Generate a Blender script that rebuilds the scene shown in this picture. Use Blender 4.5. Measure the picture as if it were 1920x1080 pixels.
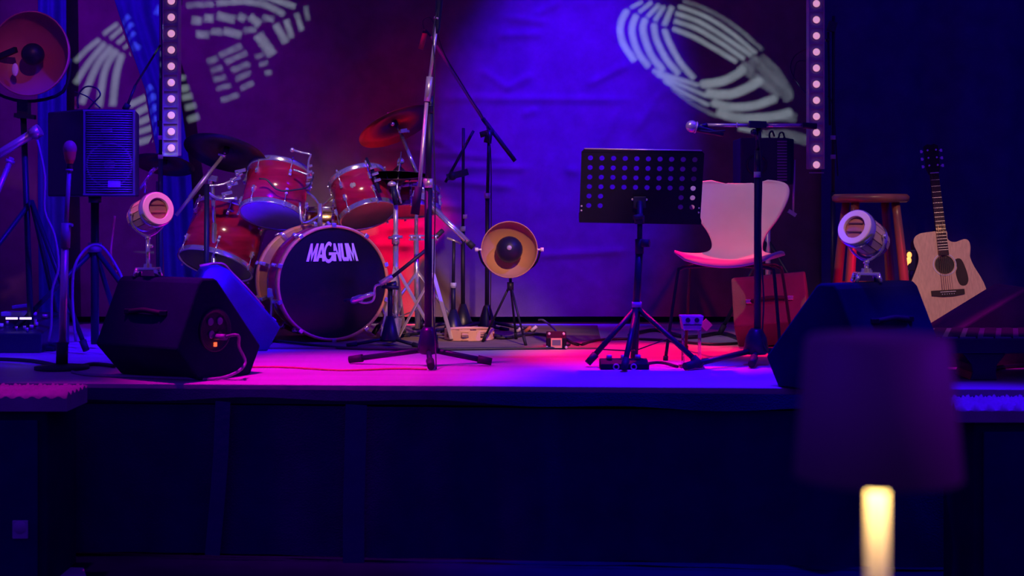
import bpy, bmesh, math, random
from mathutils import Vector, Matrix
random.seed(7)
for _o in list(bpy.data.objects): bpy.data.objects.remove(_o)
SC = bpy.context.scene
COL = SC.collection
V = Vector
PI = math.pi
# ------------------------------------------------------------------ camera, world, lights, exposure
CAMZ, ST, F = 1.30, 0.65, 2700.0          # camera height, stage height, focal length in pixels of the 1920 frame
cd = bpy.data.cameras.new('camera'); cam = bpy.data.objects.new('camera', cd); COL.objects.link(cam)
cam.location = (0, 0, CAMZ); cam.rotation_euler = (PI/2, 0, 0)
cd.sensor_width = 36.0; cd.lens = F/1920*36.0; cd.shift_y = -143/1920.0
cd.clip_start = 0.05; cd.clip_end = 60
cd.dof.use_dof = True; cd.dof.focus_distance = 7.0; cd.dof.aperture_fstop = 4.2
SC.camera = cam
SC.view_settings.view_transform = 'Standard'; SC.view_settings.look = 'None'
SC.view_settings.gamma = 1.0; SC.view_settings.use_curve_mapping = False
SC.view_settings.exposure = 0.0

w = bpy.data.worlds.new('dark_hall'); SC.world = w; w.use_nodes = True
bg = w.node_tree.nodes['Background']; bg.inputs[0].default_value = (0.03, 0.003, 0.30, 1); bg.inputs[1].default_value = 1.15

def spot(name, loc, target, color, watts, deg, blend=0.6, r=0.06):
    l = bpy.data.lights.new(name, 'SPOT'); l.energy = watts; l.color = color
    l.spot_size = math.radians(deg); l.spot_blend = blend; l.shadow_soft_size = r
    o = bpy.data.objects.new(name, l); COL.objects.link(o); o.location = loc
    o.rotation_euler = (V(target)-V(loc)).to_track_quat('-Z', 'Y').to_euler()
    return o

def P(px, py, d):                          # the point seen at a pixel of the photograph, at real distance d
    return V(((px-960)*d/F, d, CAMZ-(py-397)*d/F))
def FD(py, z=ST):                          # distance of a point on the stage floor seen at row py
    return F*(CAMZ-z)/(py-397)
def G(px, py, z=ST): return P(px, py, FD(py, z))

BLUE = (0.03, 0.0, 1.0); MAG = (1.0, 0.0, 0.75); RED = (1.0, 0.0, 0.06); WARM = (1.0, 0.52, 0.34); PURP = (0.22, 0.0, 1.0)
BD = 8.30                                  # backdrop distance
WARMW = (1.0, 0.66, 0.52); ROSE = (1.0, .24, .42)
spot('blue_backdrop_spot', (0.75, 6.0, 4.6), P(1060, 220, BD), BLUE, 5000, 27, 1.0)
spot('blue_floor_spot', (1.0, 5.35, 4.6), (0.60, 5.50, ST), BLUE, 2100, 26, 0.8)
spot('magenta_floor_spot', (-1.6, 5.35, 4.6), (-0.75, 5.85, ST), MAG, 1250, 26, 0.9)
spot('magenta_foam_spot', (-2.0, 5.2, 4.6), P(70, 700, 5.1), MAG, 330, 14, 0.9)
spot('magenta_strip_spot', (2.2, 5.8, 4.4), G(1850, 697), MAG, 300, 9, 0.8)
spot('red_drum_spot', (-1.35, 6.9, 3.1), P(762, 470, 8.25), RED, 2100, 17, 0.9)
spot('red_fold_spot', (-1.0, 7.3, 3.7), P(850, 380, 8.25), RED, 40, 34, 1.0)
spot('red_stage_spot', (0.4, 7.8, 3.9), (0.62, 6.50, ST), RED, 1200, 24, 0.7)
spot('red_low_spot', (2.05, 6.02, 1.35), (1.42, 6.75, .85), RED, 60, 60, 0.9, .03)
spot('blue_wedge_spot', (1.2, 5.6, 4.3), (-1.45, 7.0, ST+.25), BLUE, 3000, 16, 0.8)
spot('blue_tom_fill', (-1.5, 5.95, .80), P(500, 405, 7.5), BLUE, 420, 15, 0.8)  # added uplight without a lamp body, stands in for blue bounce on the tom
spot('blue_left_spot', (-0.4, 5.0, 3.9), P(170, 470, 6.7), BLUE, 1300, 28, 0.8)
spot('blue_right_spot', (2.6, 5.0, 4.4), P(1880, 700, 4.95), BLUE, 1300, 18, 0.8)
spot('blue_slope_spot', (-.4, 5.5, 4.4), P(1500, 620, 5.35), BLUE, 700, 11, 0.8)
spot('purple_wash_spot', (-3.2, 5.4, 4.2), P(200, 120, 8.0), PURP, 620, 38, 0.9)
spot('blue_side_spot', (2.6, 5.2, 4.2), (-.2, 6.8, ST+.7), BLUE, 600, 30, 0.8)
spot('warm_drum_spot', (-0.5, 1.8, 4.4), P(590, 438, 7.2), WARMW, 1250, 15, 0.7, .22)
spot('warm_centre_spot', (0.95, 1.8, 4.4), P(920, 545, 7.15), WARM, 1250, 12, 0.8)
spot('warm_chair_spot', (-1.2, 4.4, 4.2), P(1390, 420, 6.8), WARMW, 210, 16, 0.8)
spot('pink_chair_spot', (2.5, 5.2, 3.8), P(1420, 430, 6.8), (1.0, .15, .8), 60, 18, 0.8)
spot('warm_guitar_spot', (1.6, 2.0, 4.4), P(1770, 500, 7.3), WARM, 600, 11, 0.7)
spot('warm_right_lamp_spot', (0.8, 1.6, 4.0), P(1628, 430, 5.3), WARM, 420, 6, 0.6)
spot('warm_left_lamp_spot', (-1.2, 1.6, 4.0), P(278, 405, 5.8), WARM, 420, 5, 0.6)
spot('rose_left_spot', (-0.3, 2.2, 4.2), P(50, 105, 6.6), ROSE, 210, 7, 0.7)
spot('purple_rim_fill', (2.5, .75, 1.9), P(1640, 780, 1.02), PURP, 70, 9, 0.6)  # added unseen rim beam, tints one side of the table lamp shade
spot('blue_rim_fill', (-2.2, .6, 2.1), P(1640, 780, 1.02), BLUE, 40, 9, 0.6)  # second added beam, colours the opposite edge of the shade blue

# ------------------------------------------------------------------ materials
def mat(name, color, rough=0.5, metal=0.0, var=0.15, scale=8.0, bump=0.0, bscale=60.0, emit=None, estr=0.0, trans=0.0, stretch=None, coat=0.0, spec=0.5):
    m = bpy.data.materials.new(name); m.use_nodes = True; nt = m.node_tree; b = nt.nodes['Principled BSDF']
    b.inputs['Roughness'].default_value = rough; b.inputs['Metallic'].default_value = metal
    b.inputs['Specular IOR Level'].default_value = spec
    b.inputs['Coat Weight'].default_value = coat
    if trans: b.inputs['Transmission Weight'].default_value = trans
    tc = nt.nodes.new('ShaderNodeTexCoord'); mp = nt.nodes.new('ShaderNodeMapping')
    nt.links.new(tc.outputs['Object'], mp.inputs[0])
    if stretch: mp.inputs['Scale'].default_value = stretch
    n = nt.nodes.new('ShaderNodeTexNoise'); n.inputs['Scale'].default_value = scale; n.inputs['Detail'].default_value = 5
    nt.links.new(mp.outputs[0], n.inputs['Vector'])
    cr = nt.nodes.new('ShaderNodeValToRGB'); e = cr.color_ramp.elements
    lo = [max(0, c*(1-var)) for c in color]; hi = [min(1, c*(1+var)) for c in color]
    e[0].position = 0.3; e[1].position = 0.7; e[0].color = (*lo, 1); e[1].color = (*hi, 1)
    nt.links.new(n.outputs['Fac'], cr.inputs[0]); nt.links.new(cr.outputs[0], b.inputs['Base Color'])
    if bump:
        n2 = nt.nodes.new('ShaderNodeTexNoise'); n2.inputs['Scale'].default_value = bscale; n2.inputs['Detail'].default_value = 3
        nt.links.new(mp.outputs[0], n2.inputs['Vector'])
        bp = nt.nodes.new('ShaderNodeBump'); bp.inputs['Strength'].default_value = bump; bp.inputs['Distance'].default_value = 0.004
        nt.links.new(n2.outputs['Fac'], bp.inputs['Height']); nt.links.new(bp.outputs[0], b.inputs['Normal'])
    if emit:
        b.inputs['Emission Color'].default_value = (*emit, 1); b.inputs['Emission Strength'].default_value = estr
    return m
M = dict(
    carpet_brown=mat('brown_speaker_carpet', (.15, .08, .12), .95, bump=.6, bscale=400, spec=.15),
    backdrop=mat('backdrop_cloth', (.155, .115, .10), .85, bump=.25, bscale=220, spec=.1),
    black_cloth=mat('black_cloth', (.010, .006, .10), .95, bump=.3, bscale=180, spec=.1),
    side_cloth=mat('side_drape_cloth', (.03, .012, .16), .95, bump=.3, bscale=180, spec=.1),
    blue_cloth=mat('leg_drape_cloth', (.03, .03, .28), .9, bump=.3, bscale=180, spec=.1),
    stage=mat('stage_board', (.50, .46, .46), .42, var=.12, scale=3, bump=.15, bscale=40, stretch=(.6, 3.5, 1)),
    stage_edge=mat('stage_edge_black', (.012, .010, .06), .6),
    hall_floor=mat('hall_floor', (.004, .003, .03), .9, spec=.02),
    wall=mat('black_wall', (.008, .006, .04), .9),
    rug=mat('drum_rug', (.22, .16, .13), .95, bump=.4, bscale=300),
    plastic=mat('black_plastic', (.010, .008, .04), .38, bump=.05),
    rubber=mat('black_rubber', (.012, .011, .024), .7),
    black_metal=mat('black_metal', (.012, .010, .04), .45, spec=.3),
    desk_black=mat('matte_black_steel', (.010, .008, .022), .7, spec=.12),
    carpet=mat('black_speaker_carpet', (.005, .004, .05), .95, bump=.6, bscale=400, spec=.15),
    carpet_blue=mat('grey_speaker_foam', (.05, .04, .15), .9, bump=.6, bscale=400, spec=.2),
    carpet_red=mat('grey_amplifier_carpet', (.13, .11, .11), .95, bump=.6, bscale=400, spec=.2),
    chrome=mat('chrome', (.82, .80, .80), .16, .85, var=.05),
    satin=mat('satin_steel', (.68, .60, .55), .32, .6, var=.08),
    lacquer=mat('red_lacquer', (.38, .008, .055), .16, var=.3, scale=5, stretch=(1, 1, 7), coat=.6),
    hoop=mat('natural_wood_hoop', (.76, .28, .13), .35, var=.12, scale=20, coat=.3),
    head_black=mat('black_drum_head', (.010, .006, .014), .22),
    head_clear=mat('milky_drum_head', (.42, .40, .42), .3),
    head_smoke=mat('smoke_drum_head', (.20, .15, .12), .25),
    white=mat('white_print', (.85, .80, .78), .6, var=.02),
    brass=mat('brass', (.80, .52, .20), .25, 1.0, var=.1),
    cymbal=mat('bronze_cymbal', (.24, .08, .07), .34, .9, var=.15, scale=3),
    cymbal_dark=mat('dark_bronze_cymbal', (.12, .08, .09), .3, .9, var=.15, scale=3),
    reflector=mat('tan_reflector', (.48, .25, .13), .5, var=.06),
    reflector_rose=mat('copper_reflector', (.36, .06, .18), .5, var=.06),
    led_case=mat('grey_batten_case', (.42, .38, .40), .45),
    bulb=mat('lit_pixel_lens', (.9, .8, .8), .3, emit=(1.0, .45, .60), estr=.62),
    amber=mat('lit_amber_lens', (.9, .5, .2), .3, emit=(1.0, .24, .04), estr=3.0),
    led_white=mat('lit_white_display', (.9, .8, .9), .3, emit=(1.0, .72, .95), estr=1.2),
    led_red=mat('lit_red_pilot', (.9, .2, .1), .3, emit=(1.0, .12, .03), estr=1.5),
    slat_wood=mat('tan_slat', (.66, .46, .34), .45, var=.1),
    lens_ring=mat('white_lens_ring', (.80, .62, .70), .5, var=.04),
    lens_glass=mat('rosy_lens', (.42, .17, .15), .15, var=.2, scale=4),
    chair_shell=mat('pale_plywood_shell', (.60, .54, .52), .55, var=.05, spec=.25),
    stool_wood=mat('dark_stained_wood', (.20, .07, .04), .35, var=.3, scale=10, stretch=(1, 1, .2), coat=.3),
    spruce=mat('spruce_top', (.62, .36, .22), .4, var=.12, scale=24, stretch=(5, 5, .25), coat=.3),
    rosewood=mat('rosewood', (.03, .014, .02), .55, var=.3, spec=.2),
    mahogany=mat('mahogany', (.14, .06, .04), .4),
    pearl=mat('pearl_inlay', (.75, .70, .66), .4),
    tamb=mat('pale_tambourine_wood', (.88, .50, .33), .45, var=.08),
    clear=mat('clear_acrylic', (.95, .9, .95), .06, trans=.92, var=.0),
    frost=mat('frosted_acrylic', (.75, .45, .62), .45, trans=.25, var=.05),
    foam=mat('grey_egg_crate_foam', (.34, .26, .32), .9, bump=.3, bscale=300),
    cable=mat('black_cable', (.02, .018, .03), .45),
    cable_grey=mat('grey_cable', (.22, .22, .28), .45),
    cable_red=mat('orange_cable', (.55, .16, .08), .45),
    tape=mat('black_gaffer_tape', (.025, .018, .14), .6, bump=.3, bscale=30),
    tape_pale=mat('pale_floor_tape', (.45, .40, .50), .7),
    badge=mat('silver_badge', (.42, .42, .50), .4),
    shade=mat('dark_lamp_shade', (.30, .22, .14), .6),
    stem=mat('brushed_gold_stem', (.72, .58, .36), .5, .0, var=.05),
    grille=mat('black_speaker_grille', (.2, .2, .3), .35, .5),
    screen=mat('grey_display', (.15, .19, .22), .2),
    table=mat('table_top', (.03, .025, .03), .4),
)
# ------------------------------------------------------------------ mesh helpers
def frame(a):
    a = V(a).normalized(); u = V((0, 0, 1)) if abs(a.z) < .9 else V((1, 0, 0))
    x = a.cross(u).normalized(); y = a.cross(x).normalized()
    return x, y, a
ORIG = {}
class MB:
    def __init__(s, xf=None): s.v = []; s.f = []; s.s = []; s.xf = xf
    def add(s, vs, fs, sm=False):
        n = len(s.v)
        s.v += [(s.xf @ V(p)) if s.xf else V(p) for p in vs]
        s.f += [tuple(i+n for i in f) for f in fs]; s.s += [sm]*len(fs); return s
    def box(s, c, size, R=None):
        c = V(c); h = V(size)/2; R = R or Matrix.Identity(3)
        vs = [c+R@V((sx*h.x, sy*h.y, sz*h.z)) for sx in (-1, 1) for sy in (-1, 1) for sz in (-1, 1)]
        return s.add(vs, [(0,1,3,2),(4,6,7,5),(0,4,5,1),(2,3,7,6),(0,2,6,4),(1,5,7,3)])
    def bar(s, p0, p1, wd, ht, up=(0,0,1)):
        p0, p1 = V(p0), V(p1); a = (p1-p0); L = a.length; a.normalize()
        x = a.cross(V(up)).normalized(); z = x.cross(a).normalized()
        R = Matrix((x, a, z)).transposed()
        return s.box((p0+p1)/2, (wd, L, ht), R)
    def cyl(s, p0, p1, r0, r1=None, n=14):
        r1 = r0 if r1 is None else r1; p0, p1 = V(p0), V(p1); x, y, a = frame(p1-p0)
        vs = []
        for p, r in ((p0, r0), (p1, r1)):
            vs += [p+(x*math.cos(t)+y*math.sin(t))*r for t in (2*PI*i/n for i in range(n))]
        fs = [(i, (i+1) % n, n+(i+1) % n, n+i) for i in range(n)]
        s.add(vs, fs, True); 
        s.add(vs[:n], [tuple(range(n))[::-1]]); s.add(vs[n:], [tuple(range(n))]); return s
    def tube(s, pts, r, n=8, sub=4, rr=None):
        pts = [V(p) for p in pts]
        if sub > 1 and len(pts) > 2:
            q = []
            for i in range(len(pts)-1):
                p0 = pts[max(i-1, 0)]; p1 = pts[i]; p2 = pts[i+1]; p3 = pts[min(i+2, len(pts)-1)]
                for k in range(sub):
                    t = k/sub
                    q.append(.5*((2*p1)+(p2-p0)*t+(2*p0-5*p1+4*p2-p3)*t*t+(3*p1-p0-3*p2+p3)*t**3))
            q.append(pts[-1]); pts = q
        vs = []; x = None
        for i, p in enumerate(pts):
            a = (pts[min(i+1, len(pts)-1)]-pts[max(i-1, 0)])
            if a.length < 1e-9: a = V((0, 0, 1))
            a.normalize()
            if x is None: x = frame(a)[0]
            x = (x-a*x.dot(a)).normalized(); y = a.cross(x)
            r_ = r if rr is None else r+(rr-r)*i/(len(pts)-1)
            vs += [p+(x*math.cos(2*PI*j/n)+y*math.sin(2*PI*j/n))*r_ for j in range(n)]
        fs = []
        for i in range(len(pts)-1):
            for j in range(n):
                fs.append((i*n+j, i*n+(j+1) % n, (i+1)*n+(j+1) % n, (i+1)*n+j))
        s.add(vs, fs, True); L = (len(pts)-1)*n
        s.add(vs[:n], [tuple(range(n))[::-1]]); s.add(vs[L:], [tuple(range(n))]); return s
    def lathe(s, o, a, prof, n=36, sm=True, caps=(False, False)):
        o = V(o); x, y, a = frame(a); vs = []
        for r, t in prof:
            vs += [o+a*t+(x*math.cos(2*PI*j/n)+y*math.sin(2*PI*j/n))*max(r, 1e-5) for j in range(n)]
        fs = []
        for i in range(len(prof)-1):
            for j in range(n):
                fs.append((i*n+j, i*n+(j+1) % n, (i+1)*n+(j+1) % n, (i+1)*n+j))
        s.add(vs, fs, sm)
        if caps[0]: s.add(vs[:n], [tuple(range(n))[::-1]])
        if caps[1]: s.add(vs[-n:], [tuple(range(n))])
        return s
    def torus(s, o, a, R, r, n=36, m=8):
        return s.lathe(o, a, [(R+r*math.cos(2*PI*k/m), r*math.sin(2*PI*k/m)) for k in range(m+1)], n)
    def prism(s, poly, o, ux, uy, dv):
        o, ux, uy, dv = V(o), V(ux), V(uy), V(dv); n = len(poly)
        a = [o+ux*p[0]+uy*p[1] for p in poly]; b = [p+dv for p in a]
        return s.add(a+b, [tuple(range(n))[::-1], tuple(range(n, 2*n))]+[(i, (i+1) % n, n+(i+1) % n, n+i) for i in range(n)])
    def sphere(s, c, r, n=20, m=12, sc=(1, 1, 1)):
        c = V(c); vs = []
        for i in range(m+1):
            t = PI*i/m
            for j in range(n):
                p = 2*PI*j/n; vs.append(c+V((r*sc[0]*math.sin(t)*math.cos(p), r*sc[1]*math.sin(t)*math.sin(p), r*sc[2]*math.cos(t))))
        fs = [(i*n+j, i*n+(j+1) % n, (i+1)*n+(j+1) % n, (i+1)*n+j) for i in range(m) for j in range(n)]
        return s.add(vs, fs, True)
    def grid(s, nx, ny, fn):
        vs = [fn(i/nx, j/ny) for j in range(ny+1) for i in range(nx+1)]
        fs = [(j*(nx+1)+i, j*(nx+1)+i+1, (j+1)*(nx+1)+i+1, (j+1)*(nx+1)+i) for j in range(ny) for i in range(nx)]
        return s.add(vs, fs, True)
    def build(s, name, m, parent=None, bevel=0, solid=0, label=None):
        me = bpy.data.meshes.new(name)
        org = ORIG[parent] if parent else V((0, 0, 0))
        bm = bmesh.new(); bv = [bm.verts.new(p-org) for p in s.v]
        for f, sm in zip(s.f, s.s):
            try: fc = bm.faces.new([bv[i] for i in f]); fc.smooth = sm
            except ValueError: pass
        bmesh.ops.remove_doubles(bm, verts=bm.verts, dist=1e-5)
        bmesh.ops.recalc_face_normals(bm, faces=bm.faces)
        bm.to_mesh(me); bm.free()
        me.materials.append(m if not isinstance(m, str) else M[m])
        o = bpy.data.objects.new(name, me); COL.objects.link(o)
        if parent: o.parent = parent
        ORIG[o] = org
        if solid: md = o.modifiers.new('thickness', 'SOLIDIFY'); md.thickness = solid; md.offset = 0
        if bevel:
            md = o.modifiers.new('edge', 'BEVEL'); md.width = bevel; md.segments = 2; md.limit_method = 'ANGLE'; md.angle_limit = .7
        if label: o['label'] = label
        return o
def tag(o, label, cat, group=None):
    o['label'] = label; o['category'] = cat
    if group: o['group'] = group
    return o
def thing(name, label, cat, loc, group=None):
    o = bpy.data.objects.new(name, None); o.empty_display_size = .05; COL.objects.link(o); o.location = V(loc); ORIG[o] = V(loc)
    return tag(o, label, cat, group)
def struct(o): o['kind'] = 'structure'; return o
def solo(mb, name, m, label, cat, group=None, **k):
    """a thing made of one mesh: the object's origin is put at its base"""
    lo = V((sum(p.x for p in mb.v)/len(mb.v), sum(p.y for p in mb.v)/len(mb.v), min(p.z for p in mb.v)))
    mb.v = [p-lo for p in mb.v]; o = mb.build(name, m, None, **k); o.location = lo; ORIG[o] = lo
    return tag(o, label, cat, group)
def copy_tree(o, parent=None):
    c = o.copy(); COL.objects.link(c); ORIG[c] = ORIG[o]
    if parent: c.parent = parent
    for ch in list(o.children): copy_tree(ch, c)
    return c
def disc_pts(n, r=1.0): return [(r*math.cos(2*PI*i/n), r*math.sin(2*PI*i/n)) for i in range(n)]

# ------------------------------------------------------------------ the setting
def stage_front(x): return 5.30-0.075*x if x < 1.6 else 5.18      # the front edge comes nearer towards the guitar side
XL, XR = -3.4, 3.6
struct(MB().box((0, 4.5, -.02), (12, 12, .04)).build('floor', 'hall_floor'))
struct(MB().box((0, 9.6, 2.0), (12, .1, 4.0)).build('wall_back', 'wall'))
st = MB()
poly = [(XL, stage_front(XL)), (XR, stage_front(XR)), (XR, 9.5), (XL, 9.5)]
st.prism(poly, (0, 0, ST-.03), (1, 0, 0), (0, 1, 0), (0, 0, .03))
stage = struct(st.build('stage_floor', 'stage', bevel=.003))
MBb = MB().prism([(XL, stage_front(XL)+.012), (XR, stage_front(XR)+.012), (XR, 9.5), (XL, 9.5)], (0, 0, ST-.075), (1, 0, 0), (0, 1, 0), (0, 0, .045))
struct(MBb.build('trim_1', 'stage_edge'))
# black front cloth hung below the stage lip
def front_cloth(u, v):
    x = XL+(XR-XL)*u; z = ST-.075-(ST-.09)*v
    return V((x, stage_front(x)+.02-.010*math.sin(x*7+math.sin(x*3)*1.5)*(.3+v)-.004*math.sin(x*23), z))
solo(MB().grid(220, 6, front_cloth), 'front_cloth', 'black_cloth', 'long black cloth hung below the stage lip down to the hall floor', 'cloth')
def lip_cloth(u, v):
    x = XL+(XR-XL)*u; hem = .045+.012*math.sin(x*2.1)+.006*math.sin(x*9+1)
    return V((x, stage_front(x)-.004-.006*v, ST-.012-hem*v))
solo(MB().grid(160, 3, lip_cloth), 'edge_cloth', 'black_cloth', 'narrow black cloth strip stapled along the stage edge', 'cloth')
def tape_strip(pts, wd, name, label, m='tape'):
    mb = MB(); vs = []
    for px, py in pts:
        z0 = None; d = 5.2
        p = P(px, py, d); dd = stage_front(p.x)-.016; p = P(px, py, dd); q = P(px+wd, py+2, dd)
        vs += [p, q, p+V((0, .003, 0)), q+V((0, .003, 0))]
    n = len(pts); fs = []
    for i in range(n-1):
        a, b = i*4, i*4+4
        fs += [(a, a+1, b+1, b), (a+2, b+2, b+3, a+3), (a, b, b+2, a+2), (a+1, a+3, b+3, b+1)]
    mb.add(vs, fs); return solo(mb, name, m, label, 'tape')
tape_strip([(404, 752), (400, 850), (394, 930), (384, 1040)], 28, 'gaffer_tape', 'narrower strip of dark gaffer tape slanting down the stage front cloth')
tape_strip([(648, 758), (645, 880), (643, 960), (643, 1062)], 40, 'gaffer_tape', 'wider strip of dark gaffer tape running straight down the stage front cloth')
tape_strip([(94, 735), (100, 790), (108, 824)], 32, 'gaffer_tape', 'short torn dark gaffer tape hanging beside the subwoofer with the silver badge')
q = [G(x, y, 0) for x, y in ((103, 1064), (157, 1066), (164, 1090), (98, 1090))]
solo(MB().prism([(p.x, p.y) for p in q], (0, 0, 0), (1, 0, 0), (0, 1, 0), (0, 0, .003)), 'floor_tape', 'tape_pale', 'pale tape patch on the hall floor near the silver badged subwoofer', 'tape')
q = [P(x, y, 5.14) for x, y in ((1782, 1066), (1812, 1060), (1812, 1088), (1782, 1088))]
solo(MB().prism([(p.x, p.z) for p in q], (0, 5.145, 0), (1, 0, 0), (0, 0, 1), (0, .006, 0)), 'cloth_tape', 'tape_pale', 'pale tape tab at the bottom of the stage front cloth near the table lamp stem', 'tape')

# ------------------------------------------------------------------ backdrop and drapes
def ridge(x, z, x0, z0, x1, z1, wd, h):
    dx, dz = x1-x0, z1-z0; L2 = dx*dx+dz*dz; t = max(0, min(1, ((x-x0)*dx+(z-z0)*dz)/L2))
    ex, ez = x-x0-t*dx, z-z0-t*dz; d2 = ex*ex+ez*ez
    e = h*math.exp(-d2/(wd*wd)) if d2 < 9*wd*wd else 0.0
    return e*min(1, 6*t+.15)*min(1, 6*(1-t)+.15)
RID = []
def rd(a, b, wd=.02, h=.012):
    p, q = P(*a, BD), P(*b, BD); RID.append((p.x, p.z, q.x, q.z, wd, h))
for a, b in (((800, 184), (1200, 187)), ((1000, 30), (1055, 0)), ((940, 32), (1025, 42)), ((930, 66), (1022, 64)), ((925, 90), (945, 40)),
             ((1060, 318), (1085, 322)), ((1130, 270), (1160, 200)), ((700, 275), (960, 300)), ((800, 255), (870, 290)), ((820, 312), (1000, 316)),
             ((800, 335), (970, 352)), ((760, 376), (870, 390)), ((735, 410), (760, 470)), ((700, 458), (780, 462)), ((720, 430), (800, 425)),
             ((880, 300), (865, 400)), ((905, 170), (890, 240)), ((980, 215), (1010, 205)), ((1240, 170), (1190, 250)), ((640, 40), (690, 160)),
             ((560, 220), (620, 330)), ((1330, 300), (1300, 420)), ((1440, 60), (1400, 160)), ((1030, 290), (1000, 420)), ((900, 130), (960, 170)),
             ((1100, 160), (1180, 120)), ((1000, 480), (1180, 470)), ((950, 165), (1000, 140)), ((820, 150), (830, 280))):
    rd(a, b)
for _ in range(40):
    x, y = random.uniform(500, 1500), random.uniform(-20, 560); an = random.uniform(-.9, .9); L = random.uniform(30, 110)
    rd((x, y), (x+L*math.cos(an), y+L*math.sin(an)), random.uniform(.02, .05), random.uniform(.002, .006))
XB0, XB1 = -3.6, P(1542, 0, BD).x
ZB0, ZB1 = ST+.045, 3.3
def back_cloth(u, v):
    x = XB0+(XB1-XB0)*u; z = ZB0+(ZB1-ZB0)*v
    y = BD+.012*math.sin(x*2.2+z*.8)+.008*math.sin(x*5.1-z*1.7+1)+.004*math.sin(z*7+x*3)
    for r in RID:
        if min(r[0], r[2])-.15 < x < max(r[0], r[2])+.15 and min(r[1], r[3])-.15 < z < max(r[1], r[3])+.15: y -= ridge(x, z, *r)
    return V((x, y, z))
solo(MB().grid(330, 170, back_cloth), 'backdrop_curtain', 'backdrop', 'wide creased dark backdrop cloth behind the drum kit with striped light on it', 'curtain')
# black sheet added behind the hem, painting the darkness of the gap
solo(MB().grid(80, 4, lambda u, v: V((XL+(XR-XL)*u, BD+.22+.02*math.sin(u*90), ST+.0+.5*v))), 'hem_shade_sheet', 'black_cloth', 'low black sheet added as the darkness under the backdrop hem', 'cloth')
def side_cloth(u, v):
    x = P(1546, 0, 8.15).x+2.2*u; z = ST+.005+2.7*v
    return V((x, 8.18-.3*u+.035*math.sin(x*11+z*.5)+.02*math.sin(x*23-z*1.2), z))
solo(MB().grid(150, 20, side_cloth), 'side_curtain', 'side_cloth', 'black pleated side drape behind the guitar and the wooden stool', 'curtain')
# gathered drape crossing diagonally behind the loudspeaker, and a straight narrow one by the big reflector
def swag(pts, y, m, label, wds):
    def fn(u, v):
        k = v*(len(pts)-1); i = min(int(k), len(pts)-2); t = k-i
        px = pts[i][0]*(1-t)+pts[i+1][0]*t; py = pts[i][1]*(1-t)+pts[i+1][1]*t; wd = wds[i]*(1-t)+wds[i+1]*t
        p = P(px+wd*(u-.5), py, y); p.y += .018*math.cos(u*PI*5)-.03*math.sin(u*PI); return p
    solo(MB().grid(24, 20, fn), 'gathered_drape', m, label, 'curtain', solid=.004)
swag([(250, -60), (262, 30), (305, 170), (330, 330), (345, 590)], 8.20, 'blue_cloth', 'gathered drape falling diagonally behind the loudspeaker and the first LED batten', [110, 78, 66, 60, 70])
swag([(98, -60), (98, 200), (100, 420), (102, 615)], 8.20, 'blue_cloth', 'narrow straight drape hanging behind the large copper reflector lamp', [56, 58, 60, 60])

# stage surface things
MBr = MB().prism([(P(440, 652, FD(652)).x, FD(655)), (P(1130, 655, FD(655)).x, FD(655)), (P(1120, 612, FD(612)).x, 8.15), (P(440, 612, FD(612)).x, 8.15)], (0, 0, ST), (1, 0, 0), (0, 1, 0), (0, 0, .008))
solo(MBr, 'drum_rug', 'rug', 'thin brown rug under the red drum kit and small reflector lamp', 'rug')

# ------------------------------------------------------------------ light projector with a stencil plate for the striped patterns
RP = []
def s_r(pts, wd, dim=1): RP.append(([(1120+x/3.857, y/3.857) for x, y in pts], wd/3.857, dim))
for pts, wd in (([(240, 58), (325, 12)], 26), ([(300, 90), (395, 14)], 28), ([(360, 122), (450, 30)], 30), ([(415, 152), (485, 42)], 32), ([(482, 185), (540, 45)], 38),
                ([(215, 78), (170, 170), (180, 300), (270, 440)], 46), ([(280, 112), (250, 220), (290, 370), (370, 480)], 46), ([(345, 145), (330, 230), (390, 400), (475, 505)], 48),
                ([(410, 180), (425, 280), (500, 430), (590, 535)], 44), ([(485, 218), (525, 320), (605, 460), (700, 572)], 42),
                ([(545, 205), (700, 270), (870, 370), (1010, 455)], 34), ([(555, 150), (720, 210), (900, 320), (1065, 435)], 34), ([(565, 95), (740, 160), (930, 280), (1115, 410)], 34),
                ([(585, 45), (780, 120), (980, 250), (1150, 395)], 30),
                ([(400, 510), (550, 560), (735, 625)], 30), ([(430, 540), (600, 615), (790, 700)], 28), ([(480, 585), (640, 680), (810, 770)], 26),
                ([(755, 615), (900, 597), (1010, 545), (1055, 505)], 62), ([(795, 680), (950, 692), (1090, 645), (1175, 590)], 66), ([(835, 750), (980, 785), (1150, 770), (1290, 720)], 58),
                ([(875, 820), (1020, 862), (1250, 855), (1400, 820)], 62), ([(1020, 938), (1150, 960)], 30)): s_r(pts, wd)
for pts, wd in (([(620, 5), (830, 90), (1040, 230), (1195, 370)], 28), ([(540, 640), (700, 760), (860, 850)], 24), ([(1060, 480), (1130, 560), (1330, 690)], 70), ([(1120, 440), (1260, 560), (1390, 720)], 80), ([(1190, 420), (1310, 540), (1400, 690)], 50),
                ([(1300, 850), (1440, 860)], 60), ([(1190, 990), (1380, 985), (1530, 1030)], 70)): s_r(pts, wd, .45)
LP = []
def s_l(pts, wd, dim=1): LP.append(([(100+x/3.6, y/3.6) for x, y in pts], wd/3.6*.88, dim))
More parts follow.
